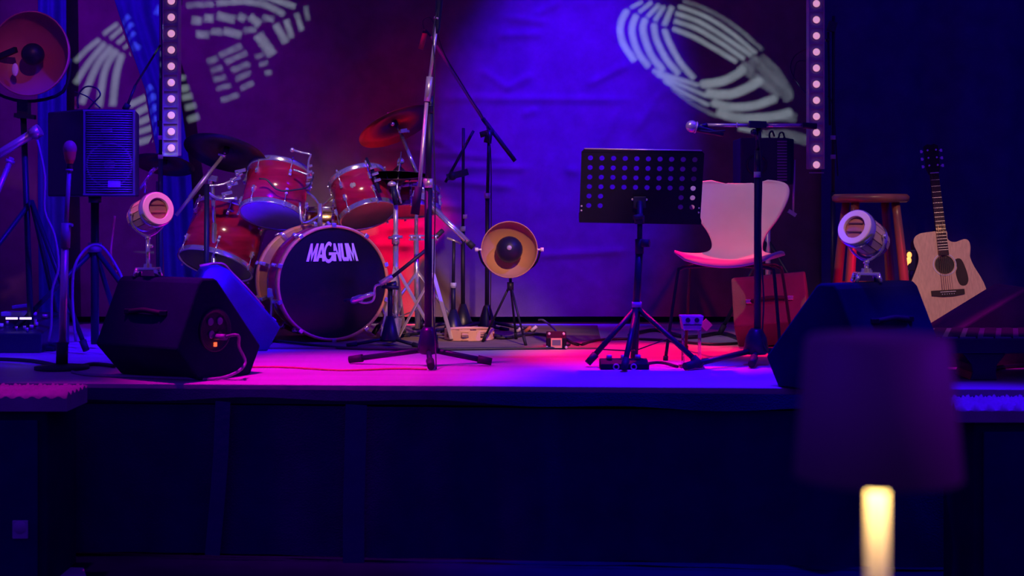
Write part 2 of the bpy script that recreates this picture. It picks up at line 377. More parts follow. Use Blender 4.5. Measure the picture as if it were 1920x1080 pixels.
for pts, wd in (([(310, 268), (230, 330), (150, 410)], 38), ([(350, 290), (240, 420), (150, 560)], 44), ([(393, 318), (290, 450), (190, 700)], 50), ([(428, 340), (350, 470), (310, 720)], 50), ([(462, 370), (425, 500), (400, 715)], 52),
                ([(338, 232), (435, 162)], 32), ([(385, 262), (510, 155)], 32), ([(432, 296), (535, 205)], 30), ([(475, 330), (548, 268)], 26), ([(525, 350), (580, 375)], 46),
                ([(515, 712), (665, 635)], 44), ([(560, 765), (690, 695)], 48), ([(570, 832), (702, 770)], 46), ([(570, 895), (702, 850)], 42), ([(570, 965), (695, 925)], 46),
                ([(852, 525), (890, 525)], 34), ([(860, 602), (915, 590)], 50), ([(870, 660), (938, 645)], 46), ([(892, 728), (962, 708)], 44), ([(908, 808), (982, 782)], 48), ([(690, 100), (725, 120)], 70)): s_l(pts, wd)
for pts, wd in (([(1100, 25), (1300, 12), (1450, 42), (1555, 98)], 46), ([(1080, -40), (1300, -35), (1480, -5), (1630, 48)], 46), ([(935, 142), (1000, 145)], 60), ([(1018, 125), (1078, 130)], 60), ([(1105, 108), (1225, 135)], 62), ([(1250, 108), (1295, 132)], 58),
                ([(1325, 112), (1395, 170)], 62), ([(965, 235), (1050, 240)], 55), ([(1065, 215), (1138, 220)], 50), ([(1150, 208), (1268, 242)], 58), ([(1380, 235), (1480, 378)], 82),
                ([(1500, 165), (1570, 295)], 54), ([(1572, 135), (1608, 262)], 46), ([(1642, 90), (1678, 210)], 38)): s_l(pts, wd, .8)
for pts, wd in (([(900, 40), (1080, 30)], 44), ([(1410, 122), (1490, 132)], 50), ([(1285, 208), (1370, 200)], 46), ([(1702, 40), (1720, 140)], 32), ([(1040, 420), (1108, 395)], 46), ([(1122, 378), (1270, 312)], 46), ([(1065, 480), (1140, 460)], 44), ([(1162, 425), (1305, 360)], 44),
                ([(1082, 540), (1165, 520)], 42), ([(1202, 480), (1325, 430)], 46), ([(1102, 600), (1195, 575)], 38), ([(1232, 540), (1330, 490)], 40), ([(1130, 680), (1250, 640)], 42), ([(1265, 600), (1350, 562)], 40), ([(1365, 390), (1415, 375)], 36), ([(1392, 440), (1448, 430)], 38), ([(1430, 500), (1472, 490)], 40)): s_l(pts, wd, .55)
def dense(pts):
    if len(pts) < 3: return pts
    q = []
    for i in range(len(pts)-1):
        g = lambda k: V((*pts[max(0, min(k, len(pts)-1))], 0))
        for k in range(6):
            t = k/6; p0, p1, p2, p3 = g(i-1), g(i), g(i+1), g(i+2)
            c = .5*((2*p1)+(p2-p0)*t+(2*p0-5*p1+4*p2-p3)*t*t+(3*p1-p0-3*p2+p3)*t**3); q.append((c.x, c.y))
    return q+[pts[-1]]
def projector(src, strokes, box, label, watts, step=1.3, pd=1.0):
    """a profile spotlight: lamp, housing and a stencil plate whose cut-outs throw the pattern on the backdrop"""
    import array
    src = V(src); x0, y0, x1, y1 = box; nx, ny = int((x1-x0)/step), int((y1-y0)/step)
    cell = [bytearray(nx) for _ in range(ny)]
    for pts, wd, dim in strokes:
        q = dense(pts); hw = wd/2
        for a, b in zip(q, q[1:]):
            dx, dy = b[0]-a[0], b[1]-a[1]; L2 = dx*dx+dy*dy or 1e-9
            i0, i1 = int((min(a[0], b[0])-hw-x0)/step), int((max(a[0], b[0])+hw-x0)/step)+1
            j0, j1 = int((min(a[1], b[1])-hw-y0)/step), int((max(a[1], b[1])+hw-y0)/step)+1
            for j in range(max(0, j0), min(ny, j1)):
                for i in range(max(0, i0), min(nx, i1)):
                    x, y = x0+(i+.5)*step, y0+(j+.5)*step
                    t = ((x-a[0])*dx+(y-a[1])*dy)/L2
                    if len(q) == 2 or (a is q[0] and t < 0) or (b is q[-1] and t > 1):
                        if t < 0 or t > 1: continue
                    t = max(0, min(1, t)); ex, ey = x-a[0]-t*dx, y-a[1]-t*dy
                    if ex*ex+ey*ey < hw*hw and (dim >= 1 or ((i*7+j*13+(i*j) % 5) % 20)/20 < dim): cell[j][i] = 1
    ctr = P((x0+x1)/2, (y0+y1)/2, BD); ax = (ctr-src).normalized(); po = src+ax*pd
    def on(px, py):
        d = P(px, py, BD)-src; return src+d*(pd/d.dot(ax))
    mb = MB(); m_ = 190
    for j in range(-1, ny+1):
        ya, yb = (y0+j*step, y0+(j+1)*step) if 0 <= j < ny else ((y0-m_, y0) if j < 0 else (y0+ny*step, y0+ny*step+m_))
        runs = []; i = 0; cut = [0]+list(cell[j])+[0] if 0 <= j < ny else [0]*(nx+2)
        xs = [x0-m_]+[x0+k*step for k in range(nx+1)]+[x0+nx*step+m_]
        while i < nx+2:
            if cut[i]: i += 1; continue
            k = i
            while k < nx+2 and not cut[k]: k += 1
            mb.add([on(xs[i], ya), on(xs[k], ya), on(xs[k], yb), on(xs[i], yb)], [(0, 1, 2, 3)]); i = k
    t = thing('profile_projector', label, 'projector', src)
    mb.build('stencil_plate', 'black_metal', t)
    hs = MB(); x, y, a = frame(ax); k = .62*pd*((on(x1+m_, y1+m_)-on(x0-m_, y0-m_)).length)
    hs.lathe(src-ax*.12, ax, [(.07, 0), (.09, .02), (.09, .10), (k*1.0, .12+pd-.02), (k*1.02, .12+pd+.03)], 24, caps=(True, False)); hs.build('housing', 'black_metal', t, solid=.004)
    MB().tube([src+V((-.12, 0, 0)), src+V((-.12, 0, .3)), src+V((.12, 0, .3)), src+V((.12, 0, 0))], .008, sub=1).cyl(src+V((0, 0, .3)), src+V((0, 0, .42)), .02).build('yoke', 'black_metal', t)
    rad = math.degrees(math.atan2((on(x1, y1)-on(x0, y0)).length/2, pd))*2+1
    l = spot('pattern_lamp', src, ctr, (.60, .95, 1.25), watts*1.7, rad, 0.05, .0022)
    return t
projector((0.0, 2.2, 3.45), RP, (1140, -6, 1522, 278), 'black profile projector throwing the striped loop pattern beside the pixel batten', 1500)
projector((-.45, 2.2, 3.45), LP, (60, -16, 592, 282), 'black profile projector throwing the broken striped pattern above the drums', 1300)
tr = thing('lighting_truss', 'horizontal steel pipe carrying the profile projectors above the audience', 'truss', (0, 2.2, 3.9))
MB().cyl((-4, 2.2, 3.9), (4, 2.2, 3.9), .025).build('pipe', 'satin', tr)
for x in (-3.9, 3.9): MB().cyl((x, 2.2, 0), (x, 2.2, 3.9), .03).build('upright', 'satin', tr)

# ------------------------------------------------------------------ stands
def leg_set(t, hub, feet, r, m='black_metal', foot='rubber', fr=1.5, fl=.05):
    for f in feet:
        a = V(hub); b = V(f); b.z += r*fr
        d = (b-a).normalized(); o = MB().cyl(a, b-d*fl*.5, r).build('leg', m, t)
        MB().cyl(b-d*fl, b, r*fr, r*fr*.9).build('rubber_foot', foot, o)
def mic(name, label, p, d, L=.17, r=.025, m='black_metal', hm='satin'):
    """hand microphone: head grille at p, handle running along d"""
    p, d = V(p), V(d).normalized(); t = thing(name, label, 'microphone', p)
    MB().sphere(p, r).build('grille', hm, t); MB().torus(p+d*r*.7, d, r*.88, .003).build('ring', 'satin', t)
    MB().lathe(p, d, [(r*.72, r*.7), (r*.70, r), (r*.42, L), (r*.36, L+.02)], 18, caps=(True, True)).build('handle', m, t)
    return t
# -- front boom stand (tall, in front of the bass drum)
b = G(803, 686); t = thing('microphone_stand', 'tall black boom microphone stand before the bass drum, boom raised steeply past the crash cymbal', 'microphone stand', b)
d = b.y
hub = V((b.x, d, ST+.115))
feet = [G(655, 682), G(922, 686), G(808, 695)]
leg_set(t, (b.x, d, ST+.07), feet, .0115, fl=.06)
MB().lathe((b.x, d, ST+.05), (0, 0, 1), [(.03, 0), (.045, .01), (.042, .05), (.032, .10), (.02, .115)], 20, caps=(True, True)).build('base_hub', 'plastic', t)
MB().cyl(hub, P(803, 352, d), .016).build('lower_pole', 'black_metal', t)
MB().cyl(P(803, 352, d), P(803, 335, d), .021).build('pole_collar', 'satin', t)
MB().cyl(P(803, 340, d), P(806, 205, d), .0135).build('upper_pole', 'black_metal', t)
MB().cyl(P(806, 212, d), P(806.5, 180, d), .017).cyl(P(806, 200, d), P(806, 197, d), .019).build('boom_clutch', 'plastic', t)
MB().cyl(P(782, 402, d-.05), P(800, 192, d-.03), .0085).build('boom_rear', 'satin', t)
MB().cyl(P(801, 190, d-.03), P(806, 144, d-.03), .0145).build('boom_sleeve', 'satin', t)
MB().cyl(P(806, 146, d-.03), P(820, 40, d-.03), .0075).cyl(P(819, 36, d-.03), P(820, 33, d-.03), .014).build('boom_front', 'satin', t)
MB().cyl(P(778, 402, d-.05), P(785, 350, d-.05), .019, .016).build('counterweight', 'rubber', t)
MB().cyl(P(820, 34, d-.03), P(823, 4, d-.03), .010).build('microphone_clip', 'plastic', t)
MB().tube([P(823, 8, d-.04), P(812, 60, d-.045), P(815, 130, d-.04), P(813, 240, d-.03), P(816, 380, d-.03), P(812, 560, d-.03), P(816, 640, d-.05), G(818, 694)+V((0, 0, .006))], .003, 6).build('cable', 'cable', t)
mic('microphone', 'microphone at the very top of the tall boom stand', P(825, -22, d-.03), P(823, 10, d-.03)-P(825, -22, d-.03))
# -- boom stand against the backdrop with boom sloping from the hanging microphone
d = 7.75; b = P(913, 625, d); b.z = ST
t = thing('microphone_stand', 'boom stand near the backdrop with the small hanging microphone on its sloping boom', 'microphone stand', b)
MB().lathe(b+V((0, 0, .03)), (0, 0, 1), [(.05, 0), (.05, .01), (.02, .11), (.012, .12)], 18, caps=(True, True)).build('base_hub', 'plastic', t)
leg_set(t, b+V((0, 0, .06)), [b+V((-.24, -.12, 0)), b+V((.26, -.05, 0)), b+V((.0, .28, 0))], .009)
MB().cyl(b+V((0, 0, .1)), P(914, 368, d), .012).build('lower_pole', 'black_metal', t)
MB().cyl(P(914, 372, d), P(914, 362, d), .017).build('pole_collar', 'badge', t)
MB().cyl(P(914, 366, d), P(917, 255, d), .009).build('upper_pole', 'black_metal', t)
MB().cyl(P(914, 268, d), P(918, 245, d), .022, .018).cyl(P(900, 253, d), P(926, 246, d), .016).build('boom_clutch', 'plastic', t)
MB().cyl(P(966, 302, d), P(905, 222, d), .012).build('boom_rear', 'black_metal', t)
MB().cyl(P(905, 222, d), P(818, 86, d), .0095).cyl(P(818, 86, d), P(808, 68, d), .006).build('boom_front', 'cable_grey', t)
MB().tube([P(808, 68, d), P(800, 60, d), P(795, 72, d)], .007).build('microphone_clip', 'plastic', t)
MB().tube([P(797, 60, d), P(793, 40, d), P(806, 32, d), P(818, 55, d), P(835, 105, d-.02), P(880, 180, d-.02), P(916, 250, d-.03), P(921, 400, d-.03), P(919, 600, d-.04)], .0035, 6).build('cable', 'cable', t)
t = thing('microphone', 'small reddish microphone hanging from the sloping boom high above the drums', 'microphone', P(793, 76, d))
MB().cyl(P(797, 62, d), P(789, 92, d), .014).build('body', 'cable_red', t); MB().sphere(P(797, 60, d), .016).build('grille', 'black_metal', t)
# -- two short dark stands beside it
for px, top, d, lab in ((850, 452, 7.45, 'short black stand with a conical foot, topped by a small cross bar'), (868, 240, 7.9, 'slim black stand near the red-lit folds carrying a dark clip microphone')):
    b = P(px, 620, d); b.z = ST
    t = thing('microphone_stand', lab, 'microphone stand', b)
    MB().lathe(b+V((0, 0, .025)), (0, 0, 1), [(.055, 0), (.055, .008), (.016, .12)], 18, caps=(True, True)).build('base_hub', 'plastic', t)
    leg_set(t, b+V((0, 0, .05)), [b+V((-.27, -.08, 0)), b+V((.25, -.13, 0)), b+V((.04, .24, 0))], .008)
    MB().cyl(b+V((0, 0, .1)), P(px, (top+620)/2, d), .012).build('lower_pole', 'black_metal', t)
    MB().cyl(P(px, (top+620)/2+4, d), P(px, (top+620)/2-6, d), .016).build('pole_collar', 'badge', t)
    MB().cyl(P(px, (top+620)/2, d), P(px+1, top, d), .0085).build('upper_pole', 'black_metal', t)
    if top > 400: MB().cyl(P(px-12, top-6, d), P(px+14, top+4, d), .006).sphere(P(px+13, top+3, d), .01).build('cross_bar', 'satin', t)
    else:
        MB().cyl(P(px+4, 410, d-.03), P(px+4, 402, d-.03), .012).build('knob', 'pearl', t)
        MB().cyl(P(835, 342, d-.05), P(px+20, 245, d-.05), .008).build('boom', 'black_metal', t)
        MB().bar(P(838, 333, d-.06), P(878, 322, d-.06), .03, .035).sphere(P(848, 330, d-.06), .025).build('clip', 'plastic', t)
# -- low boom stand for the bass drum microphone
b = G(731, 651); d = b.y
t = thing('microphone_stand', 'low short boom stand aimed at the lower edge of the bass drum', 'microphone stand', b)
MB().lathe(b+V((0, 0, .03)), (0, 0, 1), [(.045, 0), (.045, .01), (.018, .12)], 18, caps=(True, True)).build('base_hub', 'plastic', t)
leg_set(t, b+V((0, 0, .045)), [G(650, 653), G(790, 655), b+V((.02, .3, 0))], .008)
MB().cyl(b+V((0, 0, .1)), P(732, 540, d), .012).build('pole', 'black_metal', t)
MB().cyl(P(726, 538, d), P(744, 534, d), .02).cyl(P(716, 537, d-.02), P(748, 540, d-.02), .009).build('boom_clutch', 'plastic', t)
MB().cyl(P(800, 468, d-.05), P(735, 520, d-.05), .009).build('boom_rear', 'black_metal', t)
MB().cyl(P(736, 518, d-.05), P(713, 532, d-.05), .014).build('boom_sleeve', 'satin', t)
MB().tube([P(713, 533, d-.06), P(703, 538, d-.06), P(702, 556, d-.06), P(696, 566, d-.06), P(680, 568, d-.06), P(668, 563, d-.06)], .006).build('boom_front', 'chrome', t)
t = thing('microphone', 'chrome microphone pointing at the middle of the bass drum head', 'microphone', P(668, 564, d-.06))
MB().lathe(P(700, 550, d-.06), P(650, 568, d-.06)-P(700, 550, d-.06), [(.008, 0), (.012, .01), (.012, .05), (.017, .06), (.018, .10), (.012, .115)], 16, caps=(True, True)).build('body', 'chrome', t)
MB().cyl(P(662, 563, d-.06), P(645, 564, d-.06), .010, .008).build('grille', 'black_metal', t)
# -- boom stand by the chair
b = G(1420, 684); d = b.y
t = thing('microphone_stand', 'black boom stand by the pale chair with its boom set level', 'microphone stand', b)
MB().lathe((b.x-.005, d, ST+.045), (0, 0, 1), [(.04, 0), (.055, .015), (.045, .07), (.03, .10), (.02, .11)], 20, caps=(True, True)).build('base_hub', 'plastic', t)
leg_set(t, (b.x, d, ST+.065), [G(1284, 695), G(1409, 691), G(1545, 672)], .0115, fl=.07)
MB().cyl((b.x, d, ST+.1), P(1421, 325, d), .0155).build('lower_pole', 'black_metal', t)
MB().cyl(P(1421, 333, d), P(1421, 322, d), .017).build('pole_collar', 'badge', t)
MB().cyl(P(1421, 326, d), P(1422, 282, d), .0165).cyl(P(1422, 282, d), P(1422, 252, d), .010).build('upper_pole', 'black_metal', t)
MB().cyl(P(1422, 262, d), P(1422, 238, d), .012).bar(P(1405, 233, d-.02), P(1436, 234, d-.02), .03, .028).sphere(P(1413, 248, d-.02), .014).build('boom_clutch', 'plastic', t)
MB().cyl(P(1325, 234.5, d-.02), P(1410, 235, d-.02), .0072).cyl(P(1381, 234.5, d-.02), P(1383, 234.5, d-.02), .011).build('boom_front', 'satin', t)
MB().cyl(P(1434, 235, d-.02), P(1512, 235, d-.02), .0078).build('boom_rear', 'satin', t)
MB().cyl(P(1505, 235, d-.02), P(1531, 237, d-.02), .013).build('counterweight', 'rubber', t)
MB().cyl(P(1326, 234, d-.02), P(1308, 238, d-.02), .010).build('microphone_clip', 'plastic', t)
MB().tube([P(1360, 245, d-.03), P(1330, 247, d-.03), P(1305, 243, d-.03)], .004, 6).tube([P(1423, 250, d-.03), P(1428, 330, d-.03), P(1426, 450, d-.03), P(1432, 560, d-.03), P(1430, 640, d-.04), P(1450, 672, d-.06)], .0035, 6).build('cable', 'cable', t)
mic('microphone', 'round-headed vocal microphone on the level boom beside the music stand', P(1297, 237, d-.02), (1, .1, -.25), .12, .026)
# -- straight stand at the edge of the stage by the loudspeaker
b = G(116, 692); d = b.y
t = thing('microphone_stand', 'straight stand with a thick lower tube in front of the loudspeaker', 'microphone stand', b)
MB().lathe(b, (0, 0, 1), [(.11, 0), (.11, .012), (.03, .022)], 28, caps=(True, True)).build('round_base', 'black_metal', t)
MB().cyl(b+V((0, 0, .02)), P(117, 642, d), .024).build('foot_sleeve', 'black_metal', t)
MB().cyl(P(117, 645, d), P(122, 462, d), .0155).build('lower_pole', 'satin', t); t.children[-1].data.materials[0] = M['black_metal']
MB().cyl(P(122, 465, d), P(124, 418, d), .020).cyl(P(124, 423, d), P(136, 422, d-.01), .007).build('pole_clutch', 'cable_grey', t)
MB().cyl(P(124, 420, d), P(130, 318, d), .009).cyl(P(130, 321, d), P(130, 317, d), .015).build('upper_pole', 'cable_grey', t)
MB().cyl(P(130, 319, d), P(131, 298, d), .012).build('microphone_clip', 'plastic', t)
t = thing('microphone', 'upright vocal microphone with pink light in its colour, in front of the loudspeaker side', 'microphone', P(131, 283, d))
MB().lathe(P(131, 307, d), (0, 0, 1), [(.014, 0), (.022, .02), (.026, .05)], 18, caps=(True, False)).build('body', 'cable_red', t)
MB().sphere(P(131, 279, d), .028, sc=(1, 1, 1.25)).build('grille', 'reflector_rose', t)  # pink light is put into the body and grille colours
# -- pole at the second batten and pole behind the first one
for px, top, bot, d, lab, nm in ((1562, 30, 640, 7.4, 'tall slim pole stand beside the LED batten and the wooden stool', 'pole_stand'), (301, -40, 480, 7.35, 'black pole directly behind the LED batten near the loudspeaker', 'pole_stand')):
    b = P(px, bot, d); b.z = ST
    t = thing(nm, lab, 'pole stand', b)
    MB().cyl(b+V((0, 0, .02)), P(px, (top+330), d), .012).build('lower_pole', 'black_metal', t)
    MB().cyl(P(px, top+330, d), P(px+1, top, d), .0085).build('upper_pole', 'black_metal', t)
    MB().cyl(P(px, 298, d), P(px, 290, d), .013).cyl(P(px, 262, d), P(px, 254, d), .013).build('pole_collar', 'badge', t)
    leg_set(t, b+V((0, 0, .22)), [b+V((-.2, -.1, 0)), b+V((.2, -.06, 0)), b+V((0, .22, 0))], .008)
    if px > 1000:
        MB().bar(P(1553, 48, d), P(1567, 52, d), .03, .05).cyl(P(1548, 76, d), P(1556, 74, d), .008).build('clamp', 'plastic', t)
        MB().cyl(P(1553, 60, d), P(1556, 235, d), .006).tube([P(1552, 180, d), P(1562, 200, d), P(1568, 280, d), P(1571, 330, d)], .004, 6).build('side_rod', 'black_metal', t)
    else:
        MB().bar(P(297, 232, d-.02), P(305, 232, d-.02), .04, .03).build('clamp', 'plastic', t)

# ------------------------------------------------------------------ LED battens
def batten(px0, px1, top, bot, d, y0, step, label, tilt):
    t = thing('led_batten', label, 'stage light', P((px0+px1)/2, bot, d))
    w_ = (px1-px0)*d/F; c = P((px0+px1)/2, (top+bot)/2, d); h = (bot-top)*d/F
    MB().box(c+V((0, .03, 0)), (w_, .06, h)).build('housing', 'led_case', t, bevel=.004)
    for sx in (-1, 1): MB().box(c+V((sx*w_*.48, -.006, 0)), (.004, .014, h)).build('side_rail', 'led_case', t)
    y = y0
    while y < bot:
        q = P((px0+px1)/2+tilt, y, d); q.y = d-.004
        MB().lathe(q, (0, -1, 0), [(.024, 0), (.024, .006), (.021, .006)], 20).build('bulb_collar', 'led_case', t)
        MB().sphere(q, .0180, 14, 8, (1, .55, 1)).build('bulb', 'bulb', t)
        MB().box(P((px0+px1)/2, y+step/2, d)+V((0, -.006, 0)), (w_*.94, .010, .004)).build('divider', 'led_case', t)
        y += step
    MB().cyl(c+V((0, .09, -h*.3)), c+V((0, .09, h/2+.8)), .02).bar(c+V((0, .06, .2)), c+V((0, .11, .2)), .06, .05).build('hanger', 'black_metal', t)
    return t
batten(306, 335, -150, 292, 7.0, -151, 30.6, 'tall LED pixel batten with round lit lenses above the left lamp-topped wedge', 1)
batten(1516, 1545, -150, 317, 7.3, -150+30*.2, 30.2, 'tall LED pixel batten with round lit lenses above the wooden stool', 0)
MB_ = MB().tube([P(1515, 90, 7.4), P(1490, 105, 7.45), P(1482, 130, 7.45), P(1498, 160, 7.45), P(1515, 178, 7.4)], .004, 6).tube([P(1515, 115, 7.42), P(1494, 117, 7.45), P(1487, 150, 7.46)], .003, 6)
solo(MB_, 'looped_cable', 'cable', 'thin black cable looped behind the pixel batten near the striped light', 'cable')

# ------------------------------------------------------------------ wedge monitors
PROF = [(.13, 0), (.40, 0), (.46, .11), (.215, .385), (.20, .392), (.135, .392), (.115, .375), (0, .13)]
def wedge(label, O, th, W, m, z=ST, prof=PROF, roll=0, group=None, plate=None, grille=True, sc=1.0, handle=True, bm='black_metal', name='wedge_monitor'):
    wv = V((math.cos(th), -math.sin(th), 0)); dv = V((math.sin(th), math.cos(th), 0)); up = V((0, 0, 1))
    if roll:
        R = Matrix.Rotation(roll, 3, dv); wv = R @ wv; up = R @ up
    O = V((O[0], O[1], z)); prof = [(u*sc, v*sc) for u, v in prof]
    L = lambda x, u, v: O+wv*x+dv*u+up*v
    t = thing(name, label, 'stage monitor', O+dv*.2, group)
    MB().prism(prof, L(-W/2, 0, 0), dv, up, wv*W).build('cabinet', m, t, bevel=.008)
    p2, p3 = V(prof[2]), V(prof[3])
    if grille:
        n2 = V((-(p3-p2).y, (p3-p2).x)); n2 = -n2 if n2.x < 0 else n2; n2.normalize()
        q = [L(sx*W*.45, *(p2.lerp(p3, k)+n2*.004)) for sx, k in ((-1, .04), (1, .04), (1, .97), (-1, .97))]
        nn = dv*n2.x+up*n2.y
        MB().add(q+[p-nn*.012 for p in q], [(0, 1, 2, 3), (4, 7, 6, 5), (0, 4, 5, 1), (1, 5, 6, 2), (2, 6, 7, 3), (3, 7, 4, 0)]).build('grille', 'carpet_blue' if m == 'carpet_blue' else 'grille', t, bevel=.003)
    # strap handle on the upper rear face
    a, b_ = V(prof[7]), V(prof[6]); n2 = V((-(b_-a).y, (b_-a).x)); n2 = n2 if n2.x < 0 else -n2; n2.normalize()
    hp = a.lerp(b_, .52)
    H = lambda x, k, e=0: L(x, *(hp+n2*k+(b_-a).normalized()*e))
    if handle:
        ho = MB().tube([H(-.085, .006), H(-.06, .013), H(0, .017, .004), H(.06, .013), H(.085, .006)], .010, 8).build('handle', 'rubber', t)
        for sx in (-1, 1):
            MB().box(H(sx*.098, .006), (.03, .02, .02)).build('handle_cap', bm, ho, bevel=.003)
    if plate:
        sx = 1 if plate > 0 else -1
        c = L(sx*W/2, .20*sc, .19*sc)
        MB().lathe(c+wv*sx*.002, wv*sx, [(.085, 0), (.085, .004), (.078, .005), (.07, -.002)], 28, caps=(False, True)).build('jack_plate', 'black_metal', t)
        for k, (du, dz) in enumerate(((-.025, .035), (.025, .035), (-.02, -.015), (.022, -.02))):
            q = c+dv*du+up*dz+wv*sx*.003
            MB().torus(q, wv*sx, .013, .003, 18, 6).cyl(q-wv*sx*.001, q+wv*sx*.002, .011).build('socket', 'grille' if k < 3 else 'black_metal', t)
        q = c+dv*.0+up*-.055+wv*sx*.004
        MB().box(q, (.011, .012, .016)).build('pilot_light', 'led_red', t)
        if plate == 2: t['jack'] = [*c]
    for x, u in ((-W*.4, .16), (W*.4, .16), (-W*.4, .37), (W*.4, .37)):
        MB().cyl(L(x, u*sc, -.004), L(x, u*sc, .01), .014).build('foot', 'rubber', t)
    return t, L
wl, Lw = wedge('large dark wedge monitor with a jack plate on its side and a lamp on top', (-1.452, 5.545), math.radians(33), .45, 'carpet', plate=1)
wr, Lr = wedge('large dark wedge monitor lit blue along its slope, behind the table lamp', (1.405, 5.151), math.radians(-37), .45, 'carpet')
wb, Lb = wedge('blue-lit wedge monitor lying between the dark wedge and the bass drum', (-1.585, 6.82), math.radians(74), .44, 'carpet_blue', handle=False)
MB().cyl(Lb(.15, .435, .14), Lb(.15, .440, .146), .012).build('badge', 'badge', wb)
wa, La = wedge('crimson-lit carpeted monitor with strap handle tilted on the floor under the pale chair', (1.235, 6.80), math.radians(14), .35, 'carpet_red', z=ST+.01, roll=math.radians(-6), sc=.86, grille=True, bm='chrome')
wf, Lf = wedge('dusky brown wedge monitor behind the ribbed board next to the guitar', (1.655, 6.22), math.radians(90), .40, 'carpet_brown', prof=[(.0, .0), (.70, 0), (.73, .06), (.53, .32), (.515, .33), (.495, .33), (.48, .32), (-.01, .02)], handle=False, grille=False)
# cable plugged in the side of the first wedge, curling to the floor
c = Lw(.225, .20, .165)
solo(MB().cyl(c, c+V((.05, -.03, 0)), .012).tube([c+V((.04, -.02, 0)), c+V((.10, -.05, .01)), P(448, 650, 5.6), P(460, 680, 5.62), P(440, 700, 5.55), G(400, 714)+V((0, 0, .007)), G(330, 712)+V((0, 0, .006)), G(250, 709)+V((0, 0, .006)), G(170, 706)+V((0, 0, .006)), G(135, 700)+V((0, 0, .006))], .006), 'speaker_cable', 'cable_grey', 'cable plugged into the side of the dark wedge and curling along the stage edge', 'cable')
solo(MB().tube([Lb(.05, .10, .395), Lb(.06, .20, .405), Lb(.04, .25, .36), Lb(.06, .33, .275), Lb(.05, .40, .19)], .006), 'orange_cable', 'cable_red', 'orange cable lying over the slope of the blue-lit wedge', 'cable')

# ------------------------------------------------------------------ small vintage style spotlights on the wedges
def searchlight(label, base, c, axis, R=.066, L=.185):
    """c: centre of the front ring, axis: the way it points"""
    base, c = V(base), V(c); a = V(axis).normalized(); t = thing('spotlight', label, 'spotlight', base)
    bk = c-a*L; x, y, _ = frame(a)
    MB().lathe(c, -a, [(R*.92, .0), (R*1.06, .004), (R*1.08, .03), (R*1.0, .04)], 36).build('front_band', 'chrome', t)
    MB().lathe(c, a, [(R*.64, -.010), (R*.645, .003), (R*.66, .004), (R*.97, .004), (R*1.0, .001), (R*1.0, -.008)], 36, False).build('lens_ring', 'lens_ring', t)
    MB().lathe(c-a*.010, a, [(0, .004), (R*.4, .002), (R*.66, -.004)], 28).build('lens', 'lens_glass', t)
    for k in range(2):
        MB().bar(c-a*.004-x*R*.45+y*R*(.25-.5*k), c-a*.004+x*R*.45+y*R*(.25-.5*k), .004, .006, a).build('filament_bar', 'mahogany', t)
    n = 14
    for k in range(n):                    # wooden looking staves round the drum
        p0 = 2*PI*(k+.06)/n; p1 = 2*PI*(k+.94)/n; vs = []
        for r_, s_ in ((R*1.0, .04), (R*.95, L*.72), (R*.80, L*.95)):
            for p in (p0, p1):
                for e in (0, -.006): vs.append(c-a*s_+(x*math.cos(p)+y*math.sin(p))*(r_+e))
        fs = [(0, 2, 6, 4), (4, 6, 10, 8), (1, 5, 7, 3), (5, 9, 11, 7), (0, 4, 5, 1), (4, 8, 9, 5), (2, 3, 7, 6), (6, 7, 11, 10), (0, 1, 3, 2), (8, 10, 11, 9)]
        MB().add(vs, fs).build('slat', 'slat_wood', t)
    MB().lathe(c, -a, [(R*.9, .038), (R*.86, L*.7), (R*.74, L*.93), (R*.5, L), (0, L+.004)], 28).build('inner_drum', 'black_metal', t)
    MB().lathe(c, -a, [(R*.99, L*.62), (R*.99, L*.72)], 28).build('rear_band', 'chrome', t)
    m_ = c-a*L*.5; side = V((0, 0, 1)).cross(a).normalized(); dn = V((0, 0, -1))
    lo = V((m_.x, m_.y, m_.z-R*1.35))
    MB().tube([m_+side*R*1.12, m_+side*R*.95+dn*R*.8, lo, m_-side*R*.95+dn*R*.8, m_-side*R*1.12], .005).build('yoke', 'chrome', t)
    for s_ in (-1, 1): MB().cyl(m_+side*s_*R*1.0, m_+side*s_*R*1.25, .009).build('knob', 'chrome', t)
    top = V((lo.x, lo.y, base.z+.045))
    MB().cyl(lo, top, .0085).cyl(lo+V((0, 0, -.012)), lo, .012).sphere(lo+V((.014, 0, -.04)), .008).build('post', 'chrome', t)
    MB().lathe((top.x, top.y, base.z), (0, 0, 1), [(.018, .05), (.02, .035), (.024, .034)], 16, caps=(True, True)).build('post_socket', 'chrome', t)
    bl = MB()
    MB().box((top.x, top.y, base.z+.03), (.085, .075, .012)).build('base_plate', 'chrome', t, bevel=.003)
    for sx, sy in ((-1, -1), (1, -1), (1, 1), (-1, 1)):
        MB().cyl((top.x+sx*.035, top.y+sy*.03, base.z+.03), (top.x+sx*.045, top.y+sy*.036, base.z), .009, .007).build('leg', 'chrome', t)
    return t
zt = ST+.392
q = Lw(-.02, .167, .394)
hp = P(297, 391, q.y-.02)
ax = V((.62, -.72, .22)); searchlight('small slatted spotlight turned towards the drums, standing on the dark wedge by the loudspeaker', P(270, 505, q.y)*1.0+V((0, 0, 0)) if False else V((P(270, 500, q.y).x, q.y, zt)), P(297, 391, q.y), ax)
q = Lr(-.08, .167, .394)
searchlight('small slatted spotlight tilted upward before the wooden stool', V((P(1617, 500, q.y).x, q.y, zt)), P(1602, 426, q.y), V((-.64, -.68, .36)), R=.066)

